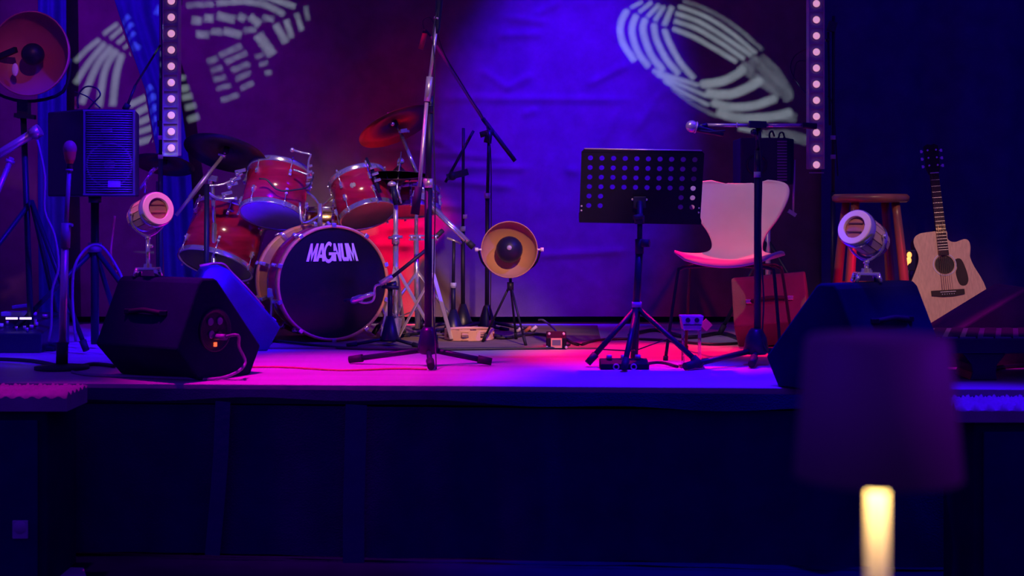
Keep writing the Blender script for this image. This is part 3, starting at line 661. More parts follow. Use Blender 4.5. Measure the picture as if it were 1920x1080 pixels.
# ------------------------------------------------------------------ reflector lamps
def bowl_lamp(t, c, a, R, mrefl, badge=True, ball=.48):
    a = V(a).normalized(); c = V(c); dpt = R*.62
    prof = [(R*math.sin(k/12*PI/2)**.9 if k else 0, -dpt*math.cos(k/12*PI/2)**1.1) for k in range(13)]
    MB().lathe(c, a, prof, 48).build('reflector_bowl', mrefl, t, solid=.004)
    MB().torus(c, a, R, R*.022, 48).build('rim', mrefl, t)
    r = R*ball; cc = c-a*dpt*.28
    bo = MB().sphere(cc, r).build('bulb_cap', 'black_metal', t)
    if badge:
        x, y, _ = frame(a); s = V((1, 0, 0)); s = (s-a*s.dot(a)).normalized(); u = a.cross(s)
        MB().lathe(cc+a*r*.985+V((0, 0, r*.14)), a, [(0, .003), (r*.17, .002), (r*.18, 0)], 20).build('badge', 'badge', bo)
    MB().cyl(cc-a*dpt*.6, cc, r*.3).build('bulb_socket', 'black_metal', t)
c = P(955, 468, 6.95)
t = thing('reflector_lamp', 'small tan bowl reflector lamp on a thin tripod in front of the backdrop', 'lamp', V((c.x, 6.98, ST)))
bowl_lamp(t, c, (.0, -1, .02), .135, 'reflector')
for s_ in (-1, 1): MB().cyl(c+V((s_*.133, 0, 0)), c+V((s_*.150, 0, 0)), .005).cyl(c+V((s_*.150, 0, 0)), c+V((s_*.166, 0, 0)), .010).build('knob', 'pearl', t)
MB().tube([c+V((-.15, .0, 0)), c+V((-.12, .09, -.08)), c+V((0, .12, -.135)), c+V((.12, .09, -.08)), c+V((.15, 0, 0))], .005).build('yoke', 'black_metal', t)
hub = P(957, 533, 7.0); MB().cyl(hub, c+V((.005, .11, -.135)), .007).cyl(hub+V((0, 0, -.03)), hub+V((0, 0, .01)), .016).build('post', 'black_metal', t)
leg_set(t, hub, [G(905, 644), G(986, 651), P(968, 635, 7.25)*1.0-V((0, 0, P(968, 635, 7.25).z-ST))], .0055)
c = P(55, 100, 6.6); ax = V((-.16, -1, .02))
b = V((c.x-.03, 6.72, ST))
t = thing('reflector_lamp', 'large copper bowl reflector lamp with a black bulb cap above the loudspeaker', 'lamp', b)
bowl_lamp(t, c, ax, .192, 'reflector_rose', badge=False, ball=.27)
MB().sphere(c+V((-.065, -.0, -.075)), .03, sc=(.5, .3, 1)).build('bulb', 'lens_ring', t)
MB().bar(P(30, 93, 6.62), P(-5, 108, 6.66), .02, .025).build('bulb_bracket', 'black_metal', t)
MB().tube([P(-32, 110, 6.66), P(-20, 165, 6.7), P(45, 190, 6.74), P(118, 172, 6.72), P(132, 110, 6.66)], .008).build('yoke', 'black_metal', t)
MB().bar(P(45, 188, 6.74), P(45, 222, 6.74), .05, .05, (0, 1, 0)).bar(P(28, 216, 6.7), P(66, 220, 6.7), .03, .02).build('yoke_clamp', 'plastic', t)
MB().cyl(b+V((0, 0, .02)), P(44, 222, 6.74), .014).build('pole', 'black_metal', t)
MB().cyl(P(-40, 312, 6.7), P(74, 243, 6.7), .021).cyl(P(60, 252, 6.68), P(75, 243, 6.68), .030).build('side_arm', 'satin', t)
MB().cyl(P(22, 296, 6.7), P(-30, 420, 6.6), .013).cyl(P(20, 300, 6.7), P(18, 305, 6.7), .022).build('brace', 'satin', t)
leg_set(t, b+V((0, 0, .7)), [b+V((-.45, -.2, 0)), b+V((.30, -.15, 0)), b+V((0, .45, 0))], .011)

# ------------------------------------------------------------------ loudspeaker on its stand
d = 6.75; b = P(178, 648, d+.1); b.z = ST
t = thing('speaker_stand', 'black tripod speaker stand under the loudspeaker with cables over it', 'speaker stand', b)
MB().cyl(b+V((0, 0, .02)), V((b.x, b.y, P(0, 362, d).z)), .019).build('pole', 'black_metal', t)
MB().cyl(V((b.x, b.y, P(0, 474, d).z)), V((b.x, b.y, P(0, 456, d).z)), .032).build('collar', 'cable_grey', t)
leg_set(t, (b.x, b.y, P(0, 468, d).z), [b+V((-.42, -.14, 0)), b+V((.40, -.18, 0)), b+V((.0, .46, 0))], .012)
MB().cyl(V((b.x, b.y, P(0, 380, d).z)), V((b.x, b.y, P(0, 366, d).z)), .03).build('top_cap', 'plastic', t)
zb, zt_ = P(0, 368, d).z, P(0, 207, d).z; xl, xm, xr = P(80, 0, d+.05).x, P(161, 0, d-.06).x, P(258, 0, d-.02).x
t = thing('loudspeaker', 'black loudspeaker with a ribbed metal grille on the tripod stand', 'loudspeaker', (b.x, b.y, zb))
fl, fr_ = V((xm, d-.10, 0)), V((xr, d-.06, 0)); bl_ = V((xl, d+.12, 0)); br_ = V((xr-.06, d+.24, 0)); bl2 = V((xl+.04, d+.22, 0))
mb = MB(); pl = [fl, fr_, br_, bl2, bl_]
mb.add([p+V((0, 0, zb)) for p in pl]+[p+V((0, 0, zt_)) for p in pl], [(4, 3, 2, 1, 0), (5, 6, 7, 8, 9)]+[(i, (i+1) % 5, 5+(i+1) % 5, 5+i) for i in range(5)])
mb.build('cabinet', 'plastic', t, bevel=.008)
ux = (fr_-fl); W_ = ux.length; ux.normalize(); nn = V((ux.y, -ux.x, 0)); h = zt_-zb
for z in (zb+.008, zt_-.008): MB().bar(fl+nn*.006+V((0, 0, z)), fr_+nn*.006+V((0, 0, z)), .010, .008).build('grille_frame', 'grille', t)
for p in (fl+ux*.006, fr_-ux*.006): MB().box(p+nn*.006+V((0, 0, zb+h/2)), (.008, .010, h-.02)).build('grille_frame', 'grille', t)
nr = 34
for k in range(nr):
    z = zb+.02+(h-.04)*k/(nr-1)
    MB().tube([fl+ux*.014+nn*.004+V((0, 0, z)), fl+ux*W_/2+nn*.016+V((0, 0, z)), fr_-ux*.014+nn*.004+V((0, 0, z))], .0035, 6, 3).build('grille_rib', 'grille', t)
cw = fl+ux*W_*.5+nn*.001+V((0, 0, zb+h*.36))
MB().lathe(cw, nn, [(.105, .0), (.10, .004), (.09, -.01), (.03, -.015), (.025, .0), (0, .004)], 32).build('woofer', 'badge', t)
MB().box(fl+ux*W_*.45+nn*.006+V((0, 0, zt_-.1)), (.05, .01, .02)).build('horn', 'badge', t)
MB().bar(fl+ux*W_*.48+nn*.018+V((0, 0, zb+.055)), fl+ux*W_*.72+nn*.018+V((0, 0, zb+.055)), .004, .03).build('badge', 'badge', t)
solo(MB().tube([P(147, 203, d), P(146, 180, d), P(160, 163, d), P(180, 165, d), P(188, 178, d), P(176, 192, d), P(165, 205, d)], .004, 6).tube([P(140, 172, d), P(165, 182, d), P(188, 203, d)], .0035, 6), 'loose_cable', 'cable', 'thin black cable looped on top of the loudspeaker', 'cable')
solo(MB().box(P(143, 193, d+.05), (.01, .02, .06)), 'red_tag', 'cable_red', 'small red tag standing on the loudspeaker top', 'tag')
# microphone arm rising off the loudspeaker towards the batten
t = thing('boom_arm', 'thin black boom arm leaning from the loudspeaker top up to the LED batten pole', 'boom arm', P(236, 203, d+.1))
MB().cyl(P(238, 200, d+.1), P(254, 160, d+.12), .007).cyl(P(254, 160, d+.12), P(300, 85, d+.3), .005).build('rod', 'cable', t); MB().cyl(P(234, 206, d+.1), P(240, 195, d+.1), .015).build('end_weight', 'rubber', t)
# cables hanging by the loudspeaker
for nm, lab, pts, r, m in (
    ('hanging_cable', 'grey cable hanging down from behind the large reflector lamp', [(70, 262, 6.6), (84, 330, 6.6), (84, 395, 6.6), (102, 440, 6.6), (110, 500, 6.6), (98, 545, 6.6), (96, 610, 6.6), (90, 640, 6.62)], .006, 'cable_grey'),
    ('hanging_cable', 'pale blue cable draped in an arch over the speaker stand collar', [(142, 640, 6.45), (136, 560, 6.5), (140, 500, 6.5), (162, 466, 6.55), (185, 460, 6.55), (203, 475, 6.5), (225, 512, 6.45), (235, 540, 6.4)], .0065, 'cable_grey'),
    ('hanging_cable', 'orange cable running beside the speaker stand arch', [(215, 405, 6.6), (211, 440, 6.6), (208, 480, 6.55), (220, 512, 6.45)], .006, 'cable_red'),
    ('floor_cable', 'dark cable lying along the front of the drum rug', [(470, 640), (560, 650), (660, 656), (800, 658), (960, 656), (1040, 655), (1068, 652)], .007, 'cable'),
    ('floor_cable', 'black cable snaking on the floor from pedal box towards the music stand', [(1060, 640), (1085, 652), (1110, 645), (1160, 638), (1240, 640), (1330, 648), (1400, 645)], .007, 'cable'),
    ('floor_cable', 'thin magenta-lit cable stretched across the bright stage front', [(470, 690), (530, 690), (640, 696), (740, 693), (800, 694)], .004, 'cable_red'),
    ('floor_cable', 'black cable curved behind the reflector tripod', [(880, 628), (940, 640), (1000, 632), (1060, 640)], .008, 'cable'),
    ('floor_cable', 'black cable bundle on the floor beneath the pale chair', [(1180, 632), (1230, 622), (1290, 636), (1350, 628), (1390, 640)], .010, 'cable'),
    ('floor_cable', 'dark cable lying across the floor behind the egg crate foam by the speaker stand', [(-20, 676), (60, 680), (130, 692), (175, 686), (215, 690)], .008, 'cable'),
    ('floor_cable', 'loose dark cable in the lit strip below the ribbed board', [(1770, 700), (1830, 702), (1880, 692), (1935, 688)], .009, 'cable'),
    ('floor_cable', 'short cable end between the box pedal and the acrylic stand', [(1213, 684), (1240, 682), (1270, 690)], .006, 'cable'),
    ):
    q = [P(*p) if len(p) == 3 else G(*p)+V((0, 0, r+(.009 if 440 < p[0] < 1130 and p[1] < 655 else .0))) for p in pts]
    if nm == 'hanging_cable':
        for p_ in q: p_.z = max(p_.z, ST+r)
    solo(MB().tube(q, r, 7), nm, m, lab, 'cable')
solo(MB().tube([P(1010, 600, 7.5), P(1020, 601, 7.4), P(1040, 618, 7.2), P(1048, 632, 7.06)], .005, 6).tube([P(1002, 632, 7.4), P(1025, 640, 7.2), P(1030, 648, 7.05)], .006, 6), 'patch_cable', 'cable_grey', 'short patch cable arching into the small pedal with bright screen', 'cable')
for k, (px, py, m) in enumerate(((974, 618, 'pearl'), (990, 617, 'cable_red'), (1001, 616, 'pearl'))):
    q = P(px, py, 7.6); q.z = max(q.z, ST+.03)
    solo(MB().cyl(q+V((-.015, 0, -.012)), q+V((.015, 0, .012)), .009), 'cable_plug', m, ['white cable plug lying nearest the tripod leg', 'red cable plug between two pale plugs behind the tripod', 'pale cable plug nearest the pedal with bright screen'][k], 'plug')

# ------------------------------------------------------------------ drums
def drum(name, label, bc, axis, dia, L, shell, hb, ht, hoop='chrome', nl=6, hw=.022, hr=1.035, badge=None, ph=0.0, group=None):
    bc = V(bc); a = V(axis).normalized(); x, y, _ = frame(a); R = dia/2
    t = thing(name, label, 'drum', bc)
    MB().lathe(bc, a, [(R*.985, .004), (R*.985, L-.004)], 48).build('shell', shell, t, solid=.006)
    for nm, o, s_ in (('lower_hoop', bc, 1), ('upper_hoop', bc+a*L, -1)):
        MB().lathe(o, a*s_, [(R*.99, hw), (R*hr, hw), (R*hr+.004, hw*.8), (R*hr, 0), (R*hr+.003, -.006), (R*.99, -.006), (R*.975, 0)], 48).build(nm, hoop, t)
    MB().lathe(bc, a, [(0, .004), (R*.9, .003), (R*.985, .0)], 48).build('lower_head', hb, t)
    MB().lathe(bc+a*L, -a, [(0, .004), (R*.9, .003), (R*.985, .0)], 48).build('upper_head', ht, t)
    for k in range(nl):
        p = 2*PI*(k+ph)/nl; e = x*math.cos(p)+y*math.sin(p); tg = a.cross(e)
        for o, s_ in ((bc, 1), (bc+a*L, -1)):
            q = o+a*s_*min(.075, L*.35)+e*(R+.006)
            lo = MB().bar(q-a*.018, q+a*.018, .016, .018, e).sphere(q+e*.009, .008, 10, 6).build('lug', 'chrome', t, bevel=.003)
            MB().cyl(o+a*s_*-.012+e*(R*hr+.006), q, .0032, n=8).cyl(o+a*s_*-.016+e*(R*hr+.006), o+a*s_*-.006+e*(R*hr+.006), .006, n=8).build('tension_rod', 'chrome', lo)
    if badge is not None:
        e = x*math.cos(badge)+y*math.sin(badge); q = bc+a*L*.55+e*R*.99
        MB().lathe(q, e, [(.016, 0), (.016, .002), (0, .0025)], 18).build('badge', 'badge', t)
    return t
# bass drum
th = math.radians(24); n_ = V((math.sin(th), -math.cos(th), 0))
fc = P(626, 533.5, 7.10); R = .286; fc.z = ST+.008+R+.004; L = .44
t = thing('bass_drum', 'red lacquered bass drum with wooden hoops and white lettering on its black head', 'drum', V((fc.x, fc.y, ST)))
MB().lathe(fc-n_*.02, -n_, [(R*.95, 0), (R*.95, L-.04)], 64).build('shell', 'lacquer', t, solid=.008)
for nm, o, s_ in (('front_hoop', fc, 1), ('rear_hoop', fc-n_*(L), -1)):
    MB().lathe(o, -n_*s_, [(R*.955, .045), (R, .045), (R*1.003, .02), (R, 0), (R*.955, -.001), (R*.95, .008)], 72).build(nm, 'hoop', t)
hd = MB().lathe(fc-n_*.008, n_, [(0, .002), (R*.9, .001), (R*.955, 0)], 64).build('front_head', 'head_black', t)
MB().lathe(fc-n_*(L-.01), -n_, [(0, .002), (R*.955, 0)], 64).build('rear_head', 'head_clear', t)
ux = V((math.cos(th), math.sin(th), 0)); uz = V((0, 0, 1))
for k in range(10):
    p = 2*PI*(k+.5)/10; e = ux*math.cos(p)+uz*math.sin(p); tg = n_.cross(e)
    for o, s_ in ((fc, 1), (fc-n_*L, -1)):
        q = o-n_*s_*.10+e*(R*.955+.012)
        lo = MB().bar(q-n_*.025, q+n_*.025, .018, .022, e).sphere(q+e*.01, .010, 10, 6).build('lug', 'chrome', t, bevel=.003)
        MB().cyl(o+n_*s_*.006+e*(R*1.01), q, .0035, n=8).build('tension_rod', 'chrome', lo)
        MB().bar(o+n_*s_*.005+e*(R*.96), o+n_*s_*.005+e*(R*1.03), .022, .008, n_).bar(o+n_*s_*.005+e*(R*1.025), o-n_*s_*.03+e*(R*1.025), .018, .006, e).build('claw', 'chrome', lo, bevel=.002)
# spurs on both flanks
for s_ in (-1, 1):
    o = fc-n_*.16+ux*s_*R*.93+uz*-.05; f_ = V((fc.x, fc.y, 0))+n_*-.02+ux*s_*(R+.03); f_.z = ST+.012
    sp = MB().cyl(o, f_, .009).build('spur', 'chrome', t); MB().sphere(f_, .012).build('spur_tip', 'rubber', sp); MB().box(o, (.05, .04, .05)).build('spur_bracket', 'chrome', sp, bevel=.006)
# lettering on the head, cut as thin raised print
lt = MB(); LW, LH = .232, .088; lc = fc-n_*.003+uz*.152-ux*.012
def glyph(polys, x0):
    for pl in polys:
        q = []
        for gx, gy in pl:
            X = (x0+gx)/5.75-.5; Y = gy-.5
            q.append((X*LW*(1-.20*Y), Y*LH))
        lt.prism(q, lc, ux, uz, n_*.0015)
gM = [[(0, 0), (0, 1), (.30, 1), (.30, 0)], [(.30, 1), (.30, .62), (.52, .12), (.60, .12), (.60, .45), (.44, 1)][:0] or [(.30, .95), (.30, .55), (.55, .0), (.55, .42)], [(.80, .95), (.80, .55), (.55, 0), (.55, .42)], [(.80, 0), (.80, 1), (1.10, 1), (1.10, 0)]]
gA = [[(0, 0), (.32, 1), (.52, 1), (.52, .72), (.29, 0)], [(1.04, 0), (.72, 1), (.52, 1), (.52, .72), (.75, 0)], [(.32, .2), (.36, .38), (.68, .38), (.72, .2)]]
ga = []
N = 22
for k in range(N):
    a0, a1 = math.radians(52+(285*k/N)), math.radians(52+(285*(k+1)/N))
    ga.append([(.60+.62*math.cos(a0), .50+.60*math.sin(a0)), (.60+.62*math.cos(a1), .50+.60*math.sin(a1)), (.60+.40*math.cos(a1), .50+.40*math.sin(a1)), (.60+.40*math.cos(a0), .50+.40*math.sin(a0))])
gG = ga+[[(.62, .34), (.62, .50), (2.02, .50), (2.02, .40), (1.22, .40), (1.22, .34)], [(.98, .02), (.98, .40), (1.2, .40), (1.2, .02)]]
gN = [[(0, 0), (0, .40), (.28, .40), (.28, 0)], [(0, .58), (0, 1), (.28, 1), (.28, .58)], [(.28, .98), (.28, .66), (.62, .02), (.62, .36)], [(.62, 0), (.62, 1), (.90, 1), (.90, 0)]]
gU = [[(0, .22), (0, 1), (.30, 1), (.30, .22)], [(.62, .22), (.62, 1), (.92, 1), (.92, .22)], [(0, .22), (.16, 0), (.76, 0), (.92, .22)]]
for g_, x0 in ((gM, 0), (gA, 1.08), (gG, 1.95), (gN, 3.16), (gU, 4.12), ([[(x*.9, y) for x, y in p] for p in gM], 5.02)): glyph(g_, x0)
lo = lt.build('lettering', 'white', hd)
# rack toms, floor tom, snares
drum('rack_tom', 'larger red rack tom with a blue-lit underside, left above the bass drum', P(509, 404, 7.55), (.10, .44, .89), .330, .26, 'lacquer', 'head_clear', 'head_clear', ph=.2, badge=2.2)
drum('rack_tom', 'smaller red rack tom leaning the other way with a smoky underside', P(690, 404, 7.55), (-.30, .40, .86), .295, .225, 'lacquer', 'head_smoke', 'head_clear', ph=.35, badge=3.9)
drum('floor_tom', 'red floor tom tilted behind the blue-lit wedge', P(404, 497, 7.75), (.22, .40, .88), .40, .31, 'lacquer', 'head_black', 'head_clear', ph=.1)
sn = drum('snare_drum', 'brass snare drum showing between the rack toms', P(612, 434, 7.95), (0, .12, 1), .35, .11, 'brass', 'head_clear', 'head_clear', ph=.4, nl=8)
drum('snare_drum', 'red snare drum under the closed hi-hat cymbals', P(765, 396, 7.88), (-.06, .22, .97), .34, .115, 'lacquer', 'head_smoke', 'head_clear', nl=8, ph=.2)
t = thing('snare_stand', 'low stand under the brass snare drum behind the bass drum', 'drum hardware', (P(612, 0, 7.95).x, 7.95, ST))
q = P(612, 434, 7.95); b = V((q.x, q.y, ST+.008))
MB().cyl(b+V((0, 0, .02)), q+V((0, 0, -.04)), .012).build('pole', 'chrome', t)
for k in range(3):
    e = V((math.cos(2.1*k+.5), math.sin(2.1*k+.5), 0)); MB().tube([q+V((0, 0, -.05)), q+e*.12+V((0, 0, -.03)), q+e*.19+V((0, 0, .0)), q+e*.19+V((0, 0, .03))], .006).build('basket_arm', 'chrome', t)
leg_set(t, b+V((0, 0, .2)), [b+V((.2*math.cos(2.1*k), .2*math.sin(2.1*k), 0)) for k in range(3)], .008, 'chrome')
# tom holder on the bass drum
t = thing('tom_holder', 'chrome double tom holder rising from the bass drum shell', 'drum hardware', P(600, 428, 7.4))
o = P(600, 425, 7.45)
MB().cyl(o+V((0, 0, -.05)), o+V((0, 0, .12)), .013).build('post', 'chrome', t)
MB().tube([o+V((0, 0, .10)), P(590, 372, 7.5), P(575, 360, 7.52)], .008).tube([o+V((0, 0, .06)), P(568, 418, 7.4), P(562, 380, 7.42)], .007).build('arm', 'chrome', t)
MB().tube([o+V((0, 0, .10)), P(622, 372, 7.6), P(640, 362, 7.62)], .008).build('arm', 'chrome', t)
# clamp-on mic holders on toms
t = thing('microphone_clamp', 'chrome hooked microphone clamp standing on the larger rack tom hoop', 'microphone clamp', P(578, 330, 7.45))
MB().tube([P(576, 340, 7.45), P(579, 300, 7.45), P(583, 290, 7.45), P(566, 286, 7.45), P(549, 281, 7.45)], .006, sub=2).sphere(P(548, 281, 7.45), .013).build('rod', 'chrome', t)
for k in range(4): MB().bar(P(574+k*2, 345-k*11, 7.44), P(586, 343-k*11, 7.44), .02, .012).build('clamp_block', 'chrome', t, bevel=.002)
MB().tube([P(550, 318, 7.42), P(562, 322, 7.42), P(578, 328, 7.42)], .006).build('side_rod', 'chrome', t)
t = thing('microphone_clamp', 'dark slender microphone clamp leaning over the smaller rack tom', 'microphone clamp', P(708, 350, 7.4))
MB().cyl(P(687, 296, 7.42), P(700, 325, 7.4), .007).cyl(P(697, 316, 7.4), P(712, 362, 7.38), .010).build('rod', 'black_metal', t)
for k in range(3): MB().bar(P(694+k*4, 316+k*12, 7.38), P(706+k*4, 312+k*12, 7.38), .02, .014).build('clamp_block', 'chrome', t, bevel=.002)
t = thing('microphone', 'silver snare microphone between the smaller rack tom and the hi-hat', 'microphone', P(738, 352, 7.35))
MB().sphere(P(735, 345, 7.35), .018, sc=(1.25, 1, .8)).build('grille', 'satin', t); MB().cyl(P(737, 350, 7.35), P(743, 384, 7.35), .016, .012).build('body', 'black_metal', t)
MB().tube([P(745, 355, 7.36), P(750, 372, 7.36), P(752, 380, 7.4)], .006).build('bracket', 'chrome', t)
solo(MB().tube([P(486, 335, 7.36), P(500, 337, 7.36), P(515, 352, 7.36), P(530, 358, 7.36), P(552, 356, 7.38), P(578, 350, 7.42), P(588, 330, 7.45)], .0045, 7), 'drum_cable', 'cable', 'thin black cable looping across the front of the larger rack tom', 'cable')

# cymbals
def cymbal(name, label, c, nrm, dia, m):
    c = V(c); a = V(nrm).normalized(); R = dia/2; t = thing(name, label, 'cymbal', c)
    MB().lathe(c, a, [(.008, .03), (R*.10, .028), (R*.2, .010), (R*.22, .005), (R*.6, -.004), (R, -.016)], 56).build('plate', m, t, solid=.0018)
    MB().cyl(c+a*.03, c+a*.055, .012).cyl(c+a*.055, c+a*.075, .006).bar(c+a*.066-frame(a)[0]*.022, c+a*.066+frame(a)[0]*.022, .005, .012, a).build('wing_nut', 'chrome', t)
    MB().cyl(c-a*.012, c+a*.02, .016).build('felt', 'rubber', t)
    return t
cl = P(424, 283, 7.55); cymbal('crash_cymbal', 'dark bronze crash cymbal tilted over the larger rack tom', cl, (.16, .42, .9), .44, 'cymbal_dark')
crr = P(741, 233, 7.75); cymbal('crash_cymbal', 'red-lit bronze crash cymbal tilted high over the smaller rack tom', crr, (-.40, .30, .86), .43, 'cymbal')
c3 = P(308, 304, 7.75); cymbal('splash_cymbal', 'thin blue-lit cymbal half hidden behind the loudspeaker', c3, (.08, .34, .94), .33, 'cymbal_dark')
hh = P(748, 326, 7.6)
cymbal('hi_hat_cymbal', 'upper of the two closed hi-hat cymbals', hh+V((0, 0, .006)), (.02, .12, 1), .34, 'cymbal_dark')
t = cymbal('hi_hat_cymbal', 'lower of the two closed hi-hat cymbals', hh-V((0, 0, .026)), (.02, .12, -1), .34, 'cymbal_dark')
# cymbal stand, blue side
b = P(399, 505, 7.6); b.z = ST
t = thing('cymbal_stand', 'chrome boom cymbal stand with pale counterweight arm under the dark crash cymbal', 'cymbal stand', b)
MB().cyl(b+V((0, 0, .02)), P(402, 420, 7.6), .014).build('lower_pole', 'chrome', t)
MB().cyl(P(402, 425, 7.6), P(398, 335, 7.6), .0105).build('upper_pole', 'chrome', t)
MB().bar(P(390, 332, 7.57), P(408, 336, 7.57), .03, .03).cyl(P(394, 345, 7.57), P(394, 318, 7.57), .012).build('tilter', 'chrome', t, bevel=.003)
MB().cyl(P(330, 404, 7.5), P(418, 292, 7.55), .0095).cyl(P(356, 371, 7.52), P(386, 332, 7.54), .0135).build('boom', 'satin', t)
MB().cyl(P(416, 294, 7.55), cl, .008).cyl(P(410, 288, 7.55), P(424, 293, 7.55), .012).build('tilter_head', 'chrome', t)
leg_set(t, b+V((0, 0, .35)), [b+V((-.25, -.15, 0)), b+V((.25, -.12, 0)), b+V((0, .28, 0))], .008, 'chrome')
b = P(386, 510, 7.45); b.z = ST
t = thing('drum_stand', 'dark blue-lit post beside the chrome cymbal stand before the floor tom', 'drum hardware', b)
MB().cyl(b+V((0, 0, .02)), P(388, 345, 7.45), .013).build('pole', 'black_metal', t)
for k, (px, py) in enumerate(((455, 320), (440, 345), (430, 362), (446, 335))):
    MB().bar(P(px-14, py+3, 7.5), P(px+6, py-2, 7.5), .022, .018).sphere(P(px-10, py+6, 7.48), .012).build('clamp_block', 'chrome', t, bevel=.002)
MB().tube([P(388, 360, 7.46), P(410, 372, 7.48), P(445, 372, 7.5)], .010).tube([P(388, 348, 7.46), P(420, 345, 7.48), P(455, 325, 7.5)], .007).build('arm', 'chrome', t)
leg_set(t, b+V((0, 0, .3)), [b+V((-.2, -.15, 0)), b+V((.2, -.12, 0)), b+V((0, .25, 0))], .008)
# stand of the half hidden cymbal
b = P(296, 500, 7.7); b.z = ST
t = thing('cymbal_stand', 'short chrome cymbal arm above the slatted spotlight near the loudspeaker', 'cymbal stand', b)
MB().cyl(b+V((0, 0, .02)), P(296, 340, 7.7), .010).build('pole', 'black_metal', t)
MB().cyl(P(262, 355, 7.7), P(288, 318, 7.7), .009).cyl(P(280, 328, 7.69), P(290, 314, 7.69), .012).cyl(P(288, 320, 7.7), c3, .007).build('boom', 'chrome', t)
MB().cyl(P(272, 362, 7.7), P(274, 340, 7.7), .008).sphere(P(290, 316, 7.68), .012).build('tilter', 'chrome', t)
leg_set(t, b+V((0, 0, .3)), [b+V((-.2, -.12, 0)), b+V((.2, -.1, 0)), b+V((0, .25, 0))], .008)
# hi-hat stand
b = P(742, 640, 7.35); b.z = ST+.008
t = thing('hi_hat_stand', 'thick chrome stand with splayed double braced legs right of the bass drum', 'cymbal stand', b)
MB().cyl(b+V((0, 0, .03)), P(742, 452, 7.38), .0145).build('lower_pole', 'chrome', t)
MB().cyl(P(742, 462, 7.38), P(742, 372, 7.4), .0125).build('upper_pole', 'hoop', t); t.children[-1].data.materials[0] = M['satin']
MB().cyl(P(742, 458, 7.37), P(742, 440, 7.37), .020).cyl(P(728, 446, 7.36), P(755, 444, 7.36), .008).build('pole_clamp', 'chrome', t)
MB().cyl(P(742, 372, 7.4), P(752, 285, 7.6), .004).lathe(P(751, 308, 7.6), (0, 0, 1), [(.012, 0), (.02, .008), (.02, .02), (.01, .035)], 14, caps=(True, True)).build('pull_rod', 'chrome', t)
for s0, f_ in ((V((0, 0, .36)), V((.21, -.12, 0))), (V((0, 0, .36)), V((-.05, -.20, 0))), (V((0, 0, .36)), V((.02, .28, 0)))):
    a_, e_ = b+s0, b+f_+V((0, 0, .012)); lo = MB().bar(a_, e_, .024, .006).build('leg', 'satin', t)
    MB().bar(b+V((0, 0, .10)), a_.lerp(e_, .6), .018, .004).build('brace', 'chrome', lo); MB().cyl(e_-V((0, 0, .012)), e_+V((0, 0, .012)), .013).build('rubber_foot', 'rubber', lo)
MB().bar(b+V((.0, -.28, .03)), b+V((0, -.02, .10)), .075, .008).build('pedal', 'chrome', t)
# red side cymbal stand
b = P(783, 628, 7.55); b.z = ST+.008
t = thing('cymbal_stand', 'chrome boom cymbal stand holding the red-lit crash, long boom tail sloping to the reflector lamp', 'cymbal stand', b)
MB().cyl(b+V((0, 0, .03)), P(780, 440, 7.55), .0135).build('lower_pole', 'chrome', t)
MB().cyl(P(780, 450, 7.55), P(781, 365, 7.55), .010).build('upper_pole', 'chrome', t)
MB().cyl(P(741, 233, 7.75), P(757, 262, 7.7), .006).cyl(P(752, 252, 7.7), P(784, 330, 7.62), .0105).cyl(P(784, 330, 7.62), P(800, 372, 7.58), .012).build('boom', 'chrome', t)
MB().cyl(P(795, 372, 7.5), P(880, 456, 7.4), .0135).cyl(P(805, 386, 7.47), P(872, 452, 7.38), .008).build('boom_tail', 'chrome', t)
MB().cyl(P(878, 454, 7.4), P(888, 464, 7.4), .017).build('boom_weight', 'rubber', t)
MB().bar(P(774, 362, 7.5), P(806, 372, 7.5), .03, .035).bar(P(800, 378, 7.47), P(810, 388, 7.46), .02, .02).build('tilter', 'chrome', t, bevel=.003)
MB().cyl(P(747, 246, 7.68), P(768, 246, 7.68), .008).sphere(P(736, 232, 7.66), .012).bar(P(752, 246, 7.66), P(764, 244, 7.66), .02, .02).build('wing_clamp', 'chrome', t)
leg_set(t, b+V((0, 0, .33)), [b+V((-.22, -.12, 0)), b+V((.24, -.10, 0)), b+V((0, .28, 0))], .009, 'chrome')
# snare stand
b = P(812, 632, 7.3); b.z = ST+.008
t = thing('snare_stand', 'folded chrome basket stand behind the pole of the tall boom stand', 'drum hardware', b)
MB().cyl(b+V((0, 0, .02)), P(812, 450, 7.35), .012).build('pole', 'chrome', t)
for y in (442, 449): MB().bar(P(767, y, 7.35), P(822, y, 7.35), .02, .008).build('basket_arm', 'chrome', t)
for k in range(4): MB().cyl(P(772+k*15, 440, 7.34), P(772+k*15, 451, 7.34), .007).build('basket_pin', 'chrome', t)
MB().cyl(P(818, 444, 7.36), P(830, 432, 7.38), .012).build('handle', 'rubber', t)
for f_ in (V((-.17, -.10, 0)), V((.10, -.16, 0)), V((.08, .24, 0))):
    MB().bar(b+V((0, 0, .33)), b+f_+V((0, 0, .01)), .020, .006).build('leg', 'satin', t)

